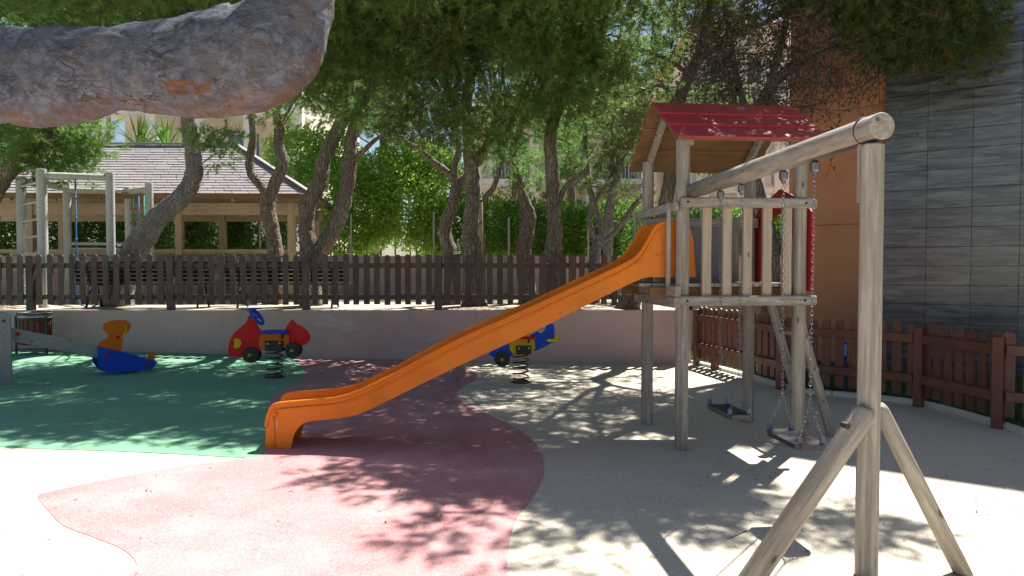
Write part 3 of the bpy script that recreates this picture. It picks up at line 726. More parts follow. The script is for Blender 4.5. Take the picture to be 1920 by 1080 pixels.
plate('rear_panel', rear, off, S6, Y1, .03, M_toyred, car, 3, 0)
for dy in (-.03, .03): plate('side_board', midp, off, S6, Y1, .02, M_toyorange, car, 3, dy)
plate('headlight', [(240, 445), (285, 445), (320, 480), (320, 520), (290, 555), (240, 557)], off, S6, Y1, .006, M_toyyellow, car, 0, -.02)
for (x, y, r) in ((437, 628, 90), (905, 575, 86)):
    c = at(off[0]+x/S6, off[1]+y/S6, Y1)
    for dy in (-.045, .045): disc('wheel', c+NY*dy, r/S6*Y1/F, .05, M_black, car, dy < 0)
b = MB(); c0, c1 = at(off[0]+565/S6, off[1]+374/S6, Y1), at(off[0]+855/S6, off[1]+370/S6, Y1)
b.box((c0+c1)/2, ((c1-c0).x, .30, .035), None, .014); b.build('seat', M_toyblue, car)
b = MB(); b.box(at(off[0]+775/S6, off[1]+420/S6, Y1-.06), (.03, .02, .07), None, .004); b.build('seat_bracket', M_black, car)
def bracket(x0, x1, y0, y1, Y, bolts, par, off):
    a, c = at(off[0]+x0/S6, off[1]+y0/S6, Y), at(off[0]+x1/S6, off[1]+y1/S6, Y)
    b = MB(); b.box((a+c)/2, (abs(c.x-a.x), .16, abs(a.z-c.z)), None, .006); o = b.build('spring_bracket', M_black, par)
    for (x, y) in bolts:
        q = at(off[0]+x/S6, off[1]+y/S6, Y); b = MB(); b.pole(q-NY*.095, q-NY*.075, .016, 12, bev=.003); b.build('bolt', M_toyyellow, o)
bracket(600, 800, 470, 585, Y1, ((635, 500), (768, 488)), car, off)
# steering wheel
c = at(off[0]+487/S6, off[1]+200/S6, Y1); t_ax = Vector((.80, 0, .60)).normalized(); a1 = NY; a2 = t_ax.cross(a1)
b = MB(); b.tube([c+a1*math.cos(R(k))*.125+a2*math.sin(R(k))*.125 for k in range(0, 361, 15)], .022, 10, cap=False)
for k in (90, 210, 330): b.beam(c, c+a1*math.cos(R(k))*.12+a2*math.sin(R(k))*.12, .025, .018)
b.build('steering_wheel', M_toyblue, car)
b = MB(); b.pole(c, c-t_ax*.14, .014, 10); b.build('steering_column', M_black, car)
spring(cb, at(off[0]+690/S6, off[1]+585/S6, Y1), .108, 5, car)
# plane
off = (860, 560); pb = G(976, 717); Y2 = pb.y
pln = thing('spring_rider', 'blue spring rider shaped like an aeroplane, half hidden behind the slide', 'spring rider', pb)
body = [(340, 625), (410, 672), (580, 645), (700, 628), (820, 606), (950, 550), (1080, 480), (1078, 380), (1068, 282), (1020, 285), (985, 300), (965, 360), (925, 390), (880, 370), (825, 402), (700, 430), (610, 430), (560, 300), (530, 205), (490, 205), (450, 330), (420, 480), (380, 570)]
plate('body_panel', body, off, S6, Y2, .03, M_toyblue, pln, 0, 0)
yc = at(off[0]+715/S6, off[1]+520/S6, Y2)
for dy in (-.03, .03):
    b = MB(); b.pole(yc+NY*(dy-.01), yc+NY*(dy+.01), 145/S6*Y2/F, 32, bev=.003); b.build('side_disc', M_toyyellow, pln)
c = at(off[0]+490/S6, off[1]+675/S6, Y2)
for dy in (-.06, .06): disc('wheel', c+NY*dy, 86/S6*Y2/F, .05, M_black, pln, dy < 0)
b = MB(); c0, c1 = at(off[0]+590/S6, off[1]+432/S6, Y2), at(off[0]+870/S6, off[1]+432/S6, Y2)
b.box((c0+c1)/2, ((c1-c0).x, .30, .03), None, .012); b.build('seat', M_toyred, pln)
b = MB(); b.box(at(off[0]+790/S6, off[1]+470/S6, Y2-.06), (.03, .02, .07), None, .004); b.build('seat_bracket', M_black, pln)
c = at(off[0]+505/S6, off[1]+195/S6, Y2); b = MB(); b.pole(c-NY*.17, c+NY*.17, .03, 14); b.build('handle_bar', M_toyred, pln)
q = at(off[0]+1068/S6, off[1]+452/S6, Y2); b = MB(); b.box(q, (.20, .50, .022), (Vector((1, 0, .06)).normalized(), NY, Zv), .008); b.build('tail_wing', M_toyyellow, pln)
bracket(645, 815, 525, 620, Y2, ((678, 550), (790, 548)), pln, off)
spring(pb, at(off[0]+700/S6, off[1]+625/S6, Y2), .108, 5, pln)

# ---------------------------------------------------------------- seesaw
off = (0, 560); PV = Vector((-6.3, 8.95, 0)); PV.z = gz(PV.x); SW = Vector((.72, .69, 0)).normalized(); SNn = Vector((.69, -.72, 0)).normalized()
ss = thing('seesaw', 'grey wooden seesaw with blue and orange bird shaped seat, left edge', 'seesaw', PV)
def sp2(pts, n=0):
    P = [onplane(off[0]+x/S6, off[1]+y/S6, PV, SNn) for x, y in pts]
    q = [((p-PV).dot(SW), p.z-PV.z) for p in P]
    return spline(q, n, True) if n else q
def splate(name, pts, dy, th, m, par=ss, n=3):
    b = MB(); b.prism(sp2(pts, n), PV+SNn*dy, SW, Zv, SNn, th); return b.build(name, m, par)
blue = [(1090, 550), (1110, 540), (1360, 595), (1600, 655), (1700, 688), (1745, 702), (1742, 730), (1690, 788), (1640, 797), (1450, 815), (1250, 832), (1180, 822), (1120, 772), (1085, 700)]
orn = [(1085, 530), (1120, 490), (1198, 435), (1203, 400), (1155, 350), (1145, 310), (1180, 265), (1260, 243), (1380, 240), (1440, 260), (1468, 295), (1450, 345), (1400, 400), (1375, 450), (1352, 600), (1250, 600), (1120, 560)]
tail = [(1640, 660), (1680, 615), (1705, 580), (1730, 615), (1733, 700), (1660, 700)]
for dy in (.06, -.20): splate('seat_panel', blue, dy, .02, M_toyblue, n=2)
splate('backrest', orn, .03, .02, M_toyorange, n=3)
splate('tail_fin', tail, .03, .02, M_toyorange, n=0)
q0 = sp2([(1200, 585), (1640, 668)]); b = MB()
b.beam(PV+SW*q0[0][0]+Zv*(q0[0][1]-.02)-SNn*.07, PV+SW*q0[1][0]+Zv*(q0[1][1]-.02)-SNn*.07, .22, .03); b.build('seat', M_toyblue, ss)
q0 = sp2([(-300, 318), (1300, 640)]); b = MB()
b.beam(PV+SW*q0[0][0]+Zv*q0[0][1]-SNn*.07, PV+SW*q0[1][0]+Zv*q0[1][1]-SNn*.07, .10, .165, bev=.008); b.build('beam', W_seesaw, ss)
b = MB(); q = [PV+SW*x+Zv*z+SNn*.055 for x, z in sp2([(1365, 305), (1398, 300), (1410, 330), (1392, 390), (1345, 445)])]
b.tube(q, .012, 8); b.build('handle', M_toyyellow, ss)
for (x, y, dd) in ((195, 397, -.01), (1190, 628, .075), (1640, 728, .075), (1310, 430, .045)):
    a, c = sp2([(x, y)])[0]; q = PV+SW*a+Zv*c+SNn*dd; b = MB(); b.pole(q, q+SNn*.02, .026, 14, bev=.006); b.build('bolt_cap', M_toyred, ss)
q = onplane(8, 720, PV+SNn*.14, SNn); q.z = gz(q.x)-.01
for kk, s_ in enumerate((0, -.32)):
    b = MB(); b.box(q+SNn*s_+Zv*.44, (.16, .10, .9), (SW, SNn, Zv), .012); o = b.build('post', W_seesaw, ss)
b = MB(); a_ = q+Zv*.80; b.pole(a_+SNn*.06, a_-SNn*.38, .02, 12, bev=.002); b.build('axle', M_dkmetal, ss)

# ---------------------------------------------------------------- litter bin
bc = at(67, 664, 11.62); bc.z = gz(bc.x)
bn = thing('litter_bin', 'round slatted litter bin with dark metal rim against the pink wall', 'litter bin', bc)
b = MB(); RB = .235
b.tube([bc+Vector((math.cos(R(a))*RB, math.sin(R(a))*RB, .66)) for a in range(0, 361, 12)], .022, 8, cap=False); b.build('rim', M_dkmetal, bn); b = MB()
b.tube([bc+Vector((math.cos(R(a))*RB, math.sin(R(a))*RB, .585)) for a in range(0, 361, 12)], .02, 8, cap=False); b.build('hoop', M_dkmetal, bn); b = MB()
b.tube([bc+Vector((math.cos(R(a))*(RB-.03), math.sin(R(a))*(RB-.03), .18)) for a in range(0, 361, 12)], .012, 6, cap=False); b.build('hoop', M_dkmetal, bn)
for i in range(18):
    a = 2*math.pi*(i+.5)/18; t = Vector((-math.sin(a), math.cos(a), 0)); rr_ = Vector((math.cos(a), math.sin(a), 0))
    b = MB(); b.box(bc+rr_*(RB-.012)+Zv*.375, (.066, .018, .42), (t, rr_, Zv), .003); b.build('slat', M_binwood, bn)
b = MB(); b.tube([bc+Zv*.16, bc+Zv*.6], RB-.03, 20); b.build('liner', M_black, bn)
for sx in (-1, 1):
    b = MB(); b.box(bc+Vector((sx*(RB+.01), -.1, .31)), (.03, .03, .64), None, .003); b.build('leg', M_dkmetal, bn)
b = MB(); b.box(bc+Vector((0, -.1, .09)), (2*RB, .02, .02), None); b.build('crossbar', M_dkmetal, bn)

# ---------------------------------------------------------------- terrace: benches, climbing frame, gazebo, poles
M_bench = M('bench_slat_paint', (.012, .010, .012), (.022, .018, .02), 6, .8, spec=.15)
def bench(px0, px1, label):
    Y = 12.95; x0, x1 = at(px0, 520, Y).x, at(px1, 520, Y).x
    t = thing('park_bench', label, 'bench', ((x0+x1)/2, Y, TZ), 0, 'benches behind the dark fence')
    for (x) in (x0+.28, x1-.28):
        b = MB()
        for pts in ([(-.22, .0), (-.13, .22), (-.06, .42)], [(.28, 0), (.20, .2), (.12, .42)], [(-.06, .42), (.32, .40)], [(-.08, .40), (-.20, .84)]):
            b.tube([Vector((x, Y+p[0], TZ+p[1])) for p in pts], .02, 8)
        b.build('leg', M_black, t)
    b = MB()
    for i in range(5): b.box(((x0+x1)/2, Y-.11-.021*i, TZ+.50+.075*i), (x1-x0, .022, .055), (XX, NY, Zv), .004)
    b.build('backrest', M_bench, t)
    b = MB()
    for i in range(5): b.box(((x0+x1)/2, Y-.03+.082*i, TZ+.43), (x1-x0, .065, .025), None, .004)
    b.build('seat', M_bench, t)
bench(145, 408, 'dark slatted bench behind the fence, the left one below the leaning pine')
bench(424, 656, 'dark slatted bench behind the fence, the right one by the twin pine trunk')

cf = thing('climbing_frame', 'pale round pole climbing frame with ladder rungs and ropes behind the fence', 'climbing frame', (at(150, 560, 13.5).x, 13.5, TZ))
def cp(px, Y, z): q = at(px, 450, Y); return Vector((q.x, Y, z))
CF = {'A': (41, 13.9, 3.38), 'B': (80, 13.0, 3.40), 'C': (127, 14.9, 3.38), 'D': (208, 13.35, 3.39), 'E': (242, 15.2, 3.32), 'F': (281, 14.6, 3.34)}
for k, (px, Y, z) in CF.items():
    b = MB(); b.pole(cp(px, Y, TZ), cp(px, Y, z), .085 if k in 'AB' else .075, 18); b.build('pole', W_climb, cf)
for p, q in (('B', 'D'), ('A', 'C'), ('E', 'F'), ('C', 'E')):
    z = min(CF[p][2], CF[q][2])-.10; b = MB(); b.pole(cp(*CF[p][:2], z), cp(*CF[q][:2], z), .062, 16); b.build('crossbeam', W_climb, cf)
for z in (3.18, 2.83, 2.51, 2.20, 1.88, 1.55, 1.25):
    b = MB(); b.pole(cp(*CF['A'][:2], z), cp(*CF['B'][:2], z), .022, 10); b.build('rung', W_climb, cf)
b = MB(); z = 2.12; b.pole(cp(127, 14.9, z), cp(242, 15.2, z), .035, 10); b.pole(cp(127, 14.9, z-.1), cp(242, 15.2, z-.1), .02, 8); b.build('bar', W_climb, cf)
rt = cp(143, 13.15, 3.25)
b = MB(); b.tube([rt, rt-Zv*1.2, rt-Zv*2.1, rt-Zv*2.3+XX*.05, rt-Zv*2.38+XX*.2, rt-Zv*2.3+XX*.38], .013, 8)
for k in range(5): c = rt-Zv*(.35+.38*k); b.tube([c+Zv*.03, c, c-Zv*.03], [.013, .026, .013], 8)
b.build('climbing_rope', M_rope_b, cf)
e0, e1 = cp(*CF['E'][:2], 3.1), cp(*CF['F'][:2], 3.1)
for k in range(1, 4):
    a = e0.lerp(e1, k/4); b = MB(); b.tube([a, a-Zv*1.8], .014, 6); b.build('net_rope', M_rope_g if k != 2 else M_rope_b, cf)
for z in (2.85, 2.55, 2.25, 1.95):
    b = MB(); b.tube([e0+Zv*(z-3.1), e1+Zv*(z-3.1)], .012, 6); b.build('net_rope', M_rope_r, cf)

# gazebo
gzb = thing('gazebo', 'timber gazebo with a grey shingled hip roof behind the fence', 'gazebo', (-8, 17, TZ))
def gpt(px, Y, z): q = at(px, 450, Y); return Vector((q.x, Y, z))
Yf, Yb = 15.75, 18.0; zE = 3.14
fr_ = [547, 337, 59]; bk_ = [595, 418, 118]
for px in fr_: b = MB(); q = gpt(px, Yf, 0); b.box((q.x, q.y, (TZ+zE-.1)/2), (.15, .15, zE-.1-TZ), None, .01); b.build('post', W_gaz, gzb)
for px in bk_: b = MB(); q = gpt(px, 17.95, 0); b.box((q.x, q.y, (TZ+zE-.1)/2), (.15, .15, zE-.1-TZ), None, .01); b.build('post', W_gaz, gzb)
xr = gpt(547, Yf, 0).x; xrb = gpt(595, 17.95, 0).x; xl = -12.6
for (Y, x1) in ((Yf, xr), (17.95, xrb)):
    b = MB(); b.box(((x1+xl)/2, Y, zE-.24), (x1-xl+.3, .09, .26), None, .008); b.build('beam', W_gazx, gzb)
    b = MB(); b.box(((x1+xl)/2, Y, TZ+1.08), (x1-xl-.1, .05, .09), None, .006)
    b.box(((x1+xl)/2, Y, TZ+.52), (x1-xl-.1, .05, .09), None, .006); b.build('railing', W_gazx, gzb)
b = MB(); b.beam(Vector((xr, Yf, zE-.24)), Vector((xrb, 17.95, zE-.24)), .09, .26); b.build('beam', W_y, gzb)
# braces and rafters
c_fr = gpt(582, 15.2, zE+.03); c_br = Vector((-4.66, 18.45, zE+.03)); ce = Vector((-6.45, 16.85, 4.46))
c_fl = Vector((-13.2, 15.2-.25, zE+.03)); c_bl = Vector((-13.4, 18.3, zE+.03)); cl = Vector((-11.3, 16.75, 4.46))
m, n, p, out = newmat('roof_shingle'); co = n.nodes.new('ShaderNodeTexCoord').outputs['Object']
at_ = n.nodes.new('ShaderNodeAttribute'); at_.attribute_name = 'rnd'
col = mix(n, at_.outputs['Fac'], (.25, .225, .24), (.32, .29, .305))
col = mix(n, ramp(n, nz(n, co, 2.2, 6, .7, (1, 1, 3)), .5, .9), col, (.27, .245, .24))
n.links.new(col, p.inputs['Base Color']); p.inputs['Roughness'].default_value = .85
bump(n, p, nz(n, co, 60, 3, .6), .4, .004)
M_shingle = m
def shingles(name, e0, e1, r0, r1, rows=19):
    """rows of lapped shingles on a slope from eave e0-e1 to ridge r0-r1"""
    b = MB(); nn = (e1-e0).cross(r0-e0).normalized(); nn = nn if nn.z > 0 else -nn
    for k in range(rows):
        t0, t1 = k/rows, (k+1.12)/rows
        a0, a1 = e0.lerp(r0, t0), e1.lerp(r1, t0); c0, c1 = e0.lerp(r0, min(1, t1)), e1.lerp(r1, min(1, t1))
        L = (a1-a0).length; m_ = max(1, int(L/.34)); o_ = random.random()
        cuts = sorted({0.0, 1.0} | {(j+o_)/m_ for j in range(m_) if 0 < (j+o_)/m_ < 1})
        for f0, f1 in zip(cuts[:-1], cuts[1:]):
            g = .006/L; up_ = .022+random.uniform(-.003, .003)
            p0, p1, p2, p3 = a0.lerp(a1, f0+g), a0.lerp(a1, f1-g), c0.lerp(c1, f1-g), c0.lerp(c1, f0+g)
            b.add([p0, p1, p2, p3, p0+nn*up_, p1+nn*up_, p2+nn*.008, p3+nn*.008], [(0, 1, 5, 4), (4, 5, 6, 7), (1, 2, 6, 5), (3, 0, 4, 7), (0, 3, 2, 1)])
    return b.build(name, M_shingle, gzb)
shingles('roof', c_fl, c_fr, cl, ce); shingles('roof', c_fr, c_br, ce, ce+Vector((0, .02, 0))); shingles('roof', c_br, c_bl, ce, cl)
b = MB()
dn = Zv*-.05
for quad in ((c_fl, c_fr, ce, cl), (c_fr, c_br, ce+Vector((0, .01, 0)), ce), (c_br, c_bl, cl, ce)):
    b.add([q+dn for q in quad], [(0, 1, 2, 3)])
b.build('roof_lining', W_gazx, gzb)
for a, c in ((c_fl, c_fr), (c_fr, c_br)):
    b = MB(); b.beam(a-Zv*.05, c-Zv*.05, .03, .10); b.build('fascia', W_under, gzb)
for a, c in ((c_fr, ce), (cl, ce), (c_br, ce)):
    b = MB(); b.beam(a+Zv*.05, c+Zv*.05, .12, .03); b.build('ridge_cap', M_shingle, gzb)
for i in range(9):
    x = -12.6+i*.95; b = MB(); b.beam(Vector((x, 15.3, zE-.06)), Vector((x, 16.6, 4.2 if x < -6.6 else 3.6)), .06, .12); b.build('rafter', W_y, gzb)

def spole(px, ytop, Y, r, label, nm='fence_post', grp='thin metal posts in front of the hedge', cat='post', m=M_steel):
    q = at(px, ytop, Y); b = MB(); b.tube([Vector((q.x, Y, TZ)), Vector((q.x, Y, q.z-.02)), Vector((q.x, Y, q.z))], [r, r, r*.6], 10)
    tag(b.build(nm, m, None, loc=(q.x, Y, TZ)), label, cat, grp)
M_pole = M('painted_pole', (.35, .36, .35), (.42, .43, .42), 9, .5)
spole(487, 405, 18.0, .025, 'thin metal post seen under the gazebo roof beside the forked pine', m=M_pole)
spole(658, 402, 17.9, .025, 'thin metal post in front of the pale green shrub', m=M_pole)
spole(813, 398, 17.9, .022, 'thin metal post left of the bent pine trunk', m=M_pole)
spole(954, 408, 17.9, .028, 'thin metal post just left of the knotted pine trunk', m=M_pole)
spole(1103, 410, 17.9, .022, 'thin metal post beside the fork of the low branching pine', m=M_pole)
spole(901, 372, 14.6, .045, 'thicker wooden pole right beside the straight thick pine', 'wooden_pole', None, 'pole', W_z)

# blue service post on the lawn
q = G(1577, 734); up_ = thing('service_post', 'blue post with a white plate standing on the lawn behind the fence', 'post', q)
b = MB(); b.box(q+Zv*.30, (.11, .09, .62), None, .008); b.build('post', M('dark_blue_paint', (.02, .05, .10), (.03, .07, .13), 5, .5), up_)
b = MB(); b.box(q+Zv*.55+Vector((0, -.05, 0)), (.10, .012, .22), None, .002); b.build('frame', M_toyblue, up_)
b = MB(); b.box(q+Zv*.55+Vector((.005, -.058, 0)), (.062, .006, .15), None, .001); b.build('plate', M('plate_grey', (.35, .45, .6), (.4, .5, .65), 3, .4), up_)
b = MB(); b.tube([q+Vector((0, 0, .62)), q+Vector((.02, 0, .78)), q+Vector((.05, .01, .92)), q+Vector((.02, .02, .84)), q+Vector((.03, 0, .66))], .007, 6); b.build('cable', M_toyyellow, up_)

# ---------------------------------------------------------------- buildings beyond
def baluster_row(b, x0, x1, Y, z, h=.85, step=.22):
    n_ = max(2, int((x1-x0)/step))
    for i in range(n_):
        x = x0+(i+.5)*(x1-x0)/n_
        b.tube([Vector((x, Y, z+.08+t*(h-.16))) for t in (0, .12, .3, .5, .75, .9, 1)], [.05, .05, .075, .06, .03, .045, .05], 8)
    b.box(((x0+x1)/2, Y, z+.04), (x1-x0, .18, .08)); b.box(((x0+x1)/2, Y, z+h-.04), (x1-x0, .2, .08))
def apartment(name, label, x0, x1, Y, zbase, floors, bays, wm, roofm, rail='bal', colpos=(), fh=3.0, dep=10):
    t = thing(name, label, 'building', ((x0+x1)/2, Y, zbase))
    zt_ = zbase+floors*fh
    b = MB(); b.box(((x0+x1)/2, Y+dep/2+1.6, (zbase+zt_)/2), (x1-x0, dep, zt_-zbase)); b.build('wall', wm, t)
    for k in range(floors+1):
        b = MB(); b.box(((x0+x1)/2, Y+.8, zbase+k*fh-.1), (x1-x0+.3, 1.9, .22)); b.build('balcony_slab', M_white, t)
    bw = (x1-x0)/bays
    for k in range(floors):
        z = zbase+k*fh
        for i in range(bays):
            cx_ = x0+(i+.5)*bw
            b = MB(); b.box((cx_, Y+1.57, z+1.15), (bw*.5+.2, .08, 2.3)); o = b.build('window', M_white, t)
            b = MB(); b.box((cx_-bw*.125, Y+1.515, z+1.15), (bw*.25-.03, .04, 2.1)); b.box((cx_+bw*.125, Y+1.515, z+1.15), (bw*.25-.03, .04, 2.1)); b.build('pane', M_glassd, o)
            b = MB(); b.box((cx_+bw*.33, Y+1.56, z+1.2), (bw*.13, .06, 2.1)); b.build('shutter', M_teal, t)
        b = MB()
        if rail == 'bal':
            for i in range(bays): baluster_row(b, x0+i*bw+.2, x0+(i+1)*bw-.2, Y, z+.02)
        else:
            for i in range(int((x1-x0)/.14)): b.box((x0+.07+i*.14, Y, z+.5), (.022, .022, .95))
            b.box(((x0+x1)/2, Y, z+1.0), (x1-x0, .05, .05))
        b.build('balustrade', M_white, t)
    for i in range(bays+1):
        b = MB(); b.box((x0+i*bw, Y+.02, (zbase+zt_)/2), (.38, .38, zt_-zbase)); b.build('column', M_white, t)
    b = MB(); xa, xb = x0-.5, x1+.5
    b.add([(xa, Y-.4, zt_+.02), (xb, Y-.4, zt_+.02), (xb, Y+dep+2, zt_+.02), (xa, Y+dep+2, zt_+.02), (xa+2, Y+dep/2, zt_+1.9), (xb-2, Y+dep/2, zt_+1.9)], [(0, 1, 5, 4), (1, 2, 5), (2, 3, 4, 5), (3, 0, 4), (0, 3, 2, 1)]); b.build('roof', roofm, t)
M_terra = M('terracotta_tile', (.42, .22, .13), (.52, .3, .19), 5, .8)
apartment('apartment_building', 'pale apartment block with white columns behind the gazebo', at(195, 300, 29).x, at(560, 300, 29).x, 29, -1.0, 4, 4, M_creamw, M_terra, 'bar')
apartment('apartment_building', 'cream apartment house with railed balcony seen between the middle pines', at(895, 300, 31).x, at(1215, 300, 31).x, 31, -.6, 3, 3, M_creamw, M_terra, 'bar')
apartment('apartment_building', 'white apartment block with baluster balconies behind the red tower roof', at(1318, 300, 27).x, at(1530, 300, 27).x, 27, -1.4, 4, 3, M_white, M_terra, 'bal')

# ---------------------------------------------------------------- vegetation
def needles(C, D, nn, L, W, spread=.8, twig=.16):
    """C,D (n,3): sprig bases and directions -> thin triangles"""
    n = len(C); C = np.repeat(C, nn, 0); D = np.repeat(D, nn, 0); m = n*nn
    r = RNG.normal(size=(m, 3)); r /= np.linalg.norm(r, axis=1, keepdims=True)
    d = D*.75+r*spread; d /= np.linalg.norm(d, axis=1, keepdims=True)
    t = RNG.random((m, 1)); base = C+D*t*twig
    s = np.cross(d, RNG.normal(size=(m, 3))); s /= np.linalg.norm(s, axis=1, keepdims=True)
    l = L*(RNG.uniform(.6, 1.15, (m, 1)))
    return np.stack([base-s*W/2, base+s*W/2, base+d*l], 1).reshape(-1, 3), np.repeat(RNG.random(n), nn)
def crown(tree, blobs, m, org, dens=1.0, clump_r=.33, sprigs=20, nn=24, L=.125, W=.0125, trunkpts=None, twigmat=None, name='crown', up=.25):
    Cs, Ds = [], []; twigs = MB()
    for bl_ in blobs:
        c, rx, ry, rz = bl_[0], bl_[1], bl_[2], bl_[3]; dn_ = bl_[4] if len(bl_) > 4 else 1.0
        vol = 4.19*rx*ry*rz; K = max(3, int(vol*11.5*dens*dn_))
        q = RNG.normal(size=(K, 3)); q /= np.linalg.norm(q, axis=1, keepdims=True); q *= RNG.uniform(.15, 1, (K, 1))**.45
        cc = np.array(c)+q*np.array([rx, ry, rz])
        for k in range(K):
            cr = clump_r*RNG.uniform(.6, 1.25)
            v = RNG.normal(size=(sprigs, 3)); v[:, 2] += up; v /= np.linalg.norm(v, axis=1, keepdims=True)
            Cs.append(cc[k]+v*cr*RNG.uniform(.2, .9, (sprigs, 1))*np.array([1.15, 1.15, .7])); Ds.append(v)
            if trunkpts is not None and k % 2 == 0:
                tp_ = min(trunkpts, key=lambda a: (Vector(cc[k])-a).length+.6*max(0, a.z-cc[k][2]))
                a = tp_; e = Vector(cc[k]); md = (a+e)/2+Vector(RNG.normal(size=3)*.12)+Vector((0, 0, .08*(e-a).length))
                if (e-a).length < 3.2: twigs.tube([a, (a+md)/2+Vector(RNG.normal(size=3)*.05), md, (md+e)/2+Vector(RNG.normal(size=3)*.05), e], [.022, .018, .013, .009, .004], 4, cap=False, smooth=False)
    C = np.concatenate(Cs); D = np.concatenate(Ds)
    Vt, rn = needles(C, D, nn, L, W)
    if len(twigs.v): twigs.build('branches', twigmat or M_bark, tree)
    return tri_mesh(name, Vt, m, tree, rn, org)
NEEDLE_TOTAL = 0
def pine(label, Y, limbs, blobs, m=None, bm=None, base=None, grp='pines behind the dark fence', dens=1.0, n=14, dys=None, **kw):
    """limbs: list of lists (px,py,width px[,dY]); blobs: (px,py,Y,rx,rz[,dens])"""
    x0, y0 = limbs[0][0][:2]
    zb = TZ-.03 if base is None else base
    q = at(x0, y0, Y); org = Vector((q.x, Y, zb))
    t = thing('pine_tree', label, 'pine tree', org, 0, grp)
    b = MB(); tips = []
    for li, L in enumerate(limbs):
        P = []
        for i, pt in enumerate(L):
            dY = pt[3] if len(pt) > 3 else 0
            v = at(pt[0], pt[1], Y+dY); P.append((v.x, v.y, v.z, pt[2]/2*(Y+dY)/F))
        if li == 0: v = P[0]; P.insert(0, (v[0], v[1], zb-.15, v[3]*1.35))
        P = spline(P, 9); b.tube([p[:3] for p in P], [p[3] for p in P], 22, amp=.16, fr=9, seed=x0)
        if li == 0:
            for _ in range(3):
                kk_ = random.randrange(len(P)//5, len(P)//2); c_ = Vector(P[kk_][:3]); dd_ = Vector((random.choice((-1, 1)), random.uniform(-.8, .2), .35)).normalized()
                b.tube([c_, c_+dd_*(P[kk_][3]+.03), c_+dd_*(P[kk_][3]+.09)], [.035, .028, .022], 8, amp=.2, fr=20)
        tips += [Vector(p[:3]) for p in P[len(P)//3:]]
    b.build('trunk', bm or M_bark, t)
    bb = []
    for bl_ in blobs:
        if bl_[0] == 'w':
            bb.append((Vector(bl_[1:4]), bl_[4], bl_[4]*.72, bl_[5], bl_[6])); continue
        c = at(bl_[0], bl_[1], bl_[2]); bb.append((c, bl_[3], bl_[3]*.9, bl_[4], (bl_[5] if len(bl_) > 5 else 1.0)*(.66 if grp == 'pines behind the dark fence' else 1)))
    if bb: crown(t, bb, m or L_pine, org, dens, trunkpts=tips, twigmat=bm, **kw)
    return t, tips
pine('leaning pine with a curved grey trunk in front of the gazebo roof', 13.5,
     [[(220, 560, 54), (238, 500, 52), (262, 455, 46), (300, 405, 38), (342, 368, 34), (363, 330, 32), (362, 290, 28), (355, 240, 26), (350, 180, 24, -.3), (375, 90, 20, -.8), (420, 10, 14, -1.2)],
      [(355, 200, 16), (330, 130, 12, -.3), (290, 50, 10, -.6), (285, -30, 8, -1)]],
     [(400, 275, 12.4, .62, .38, 1.2), ('w', -6.4, 12.9, 6.6, 1.5, .5, 2.0), ('w', -6.2, 10.2, 5.9, 1.4, .5, 3.4), ('w', -4.6, 10.1, 5.9, 1.2, .5, 3.4), (360, 60, 12.2, 1.3, .7, .8), (240, 20, 12, 1.1, .5, .6), (480, 20, 12, 1.0, .6, .7), (350, -90, 11, 1.6, .7), (150, -60, 11, 1.4, .6, .8)], M_barkgrey and L_pine, M_barkgrey)
pine('forked pine with two thin upright limbs right of the gazebo roof middle', 14.3,
     [[(516, 560, 36), (518, 500, 30), (512, 440, 27), (503, 395, 28), (503, 368, 27)],
      [(503, 372, 20), (490, 350, 16), (471, 325, 16), (468, 300, 15), (474, 260, 14), (472, 215, 13), (460, 150, 11), (440, 60, 9)],
      [(503, 375, 24), (514, 348, 22), (526, 320, 22), (531, 300, 21), (522, 270, 19), (524, 235, 19), (515, 180, 16), (530, 100, 14, -.4), (560, 20, 10, -.8)]],
     [('w', -4.2, 12.6, 6.6, 1.3, .5, 2.0), ('w', -3.2, 10.0, 5.8, 1.1, .5, 3.4), (500, 210, 14, .55, .25, .5), (540, 150, 13.2, .9, .6, .7), (600, 60, 12.6, 1.1, .8), (520, -30, 12, 1.2, .6)])
pine('twin trunked pine growing right of the gazebo corner post', 13.7,
     [[(584, 560, 40), (580, 475, 34), (574, 425, 28), (580, 380, 28), (600, 340, 29), (607, 300, 27), (622, 265, 25), (641, 225, 24), (655, 160, 20, -.3), (650, 60, 16, -.7)],
      [(588, 530, 30), (600, 475, 30), (625, 430, 33), (641, 390, 29), (652, 340, 27), (656, 290, 25), (664, 240, 22), (695, 170, 18, -.3), (720, 80, 14, -.8)],
      [(656, 305, 12), (680, 285, 10), (704, 262, 8), (740, 240, 6)]],
     [('w', -1.9, 12.4, 6.6, 1.2, .5, 2.0), ('w', -1.7, 10.0, 5.8, 1.1, .5, 3.4), (640, 190, 12.6, .85, .6), (720, 130, 12.4, 1.1, .75, 1.1), (640, 60, 12.2, 1.1, .7), (700, 235, 12.9, .75, .38, 1.0), (560, 130, 12.5, .8, .6, .8), (720, 10, 11.6, 1.3, .7), (640, -90, 10.6, 1.6, .8), (500, -70, 10.4, 1.4, .7)])
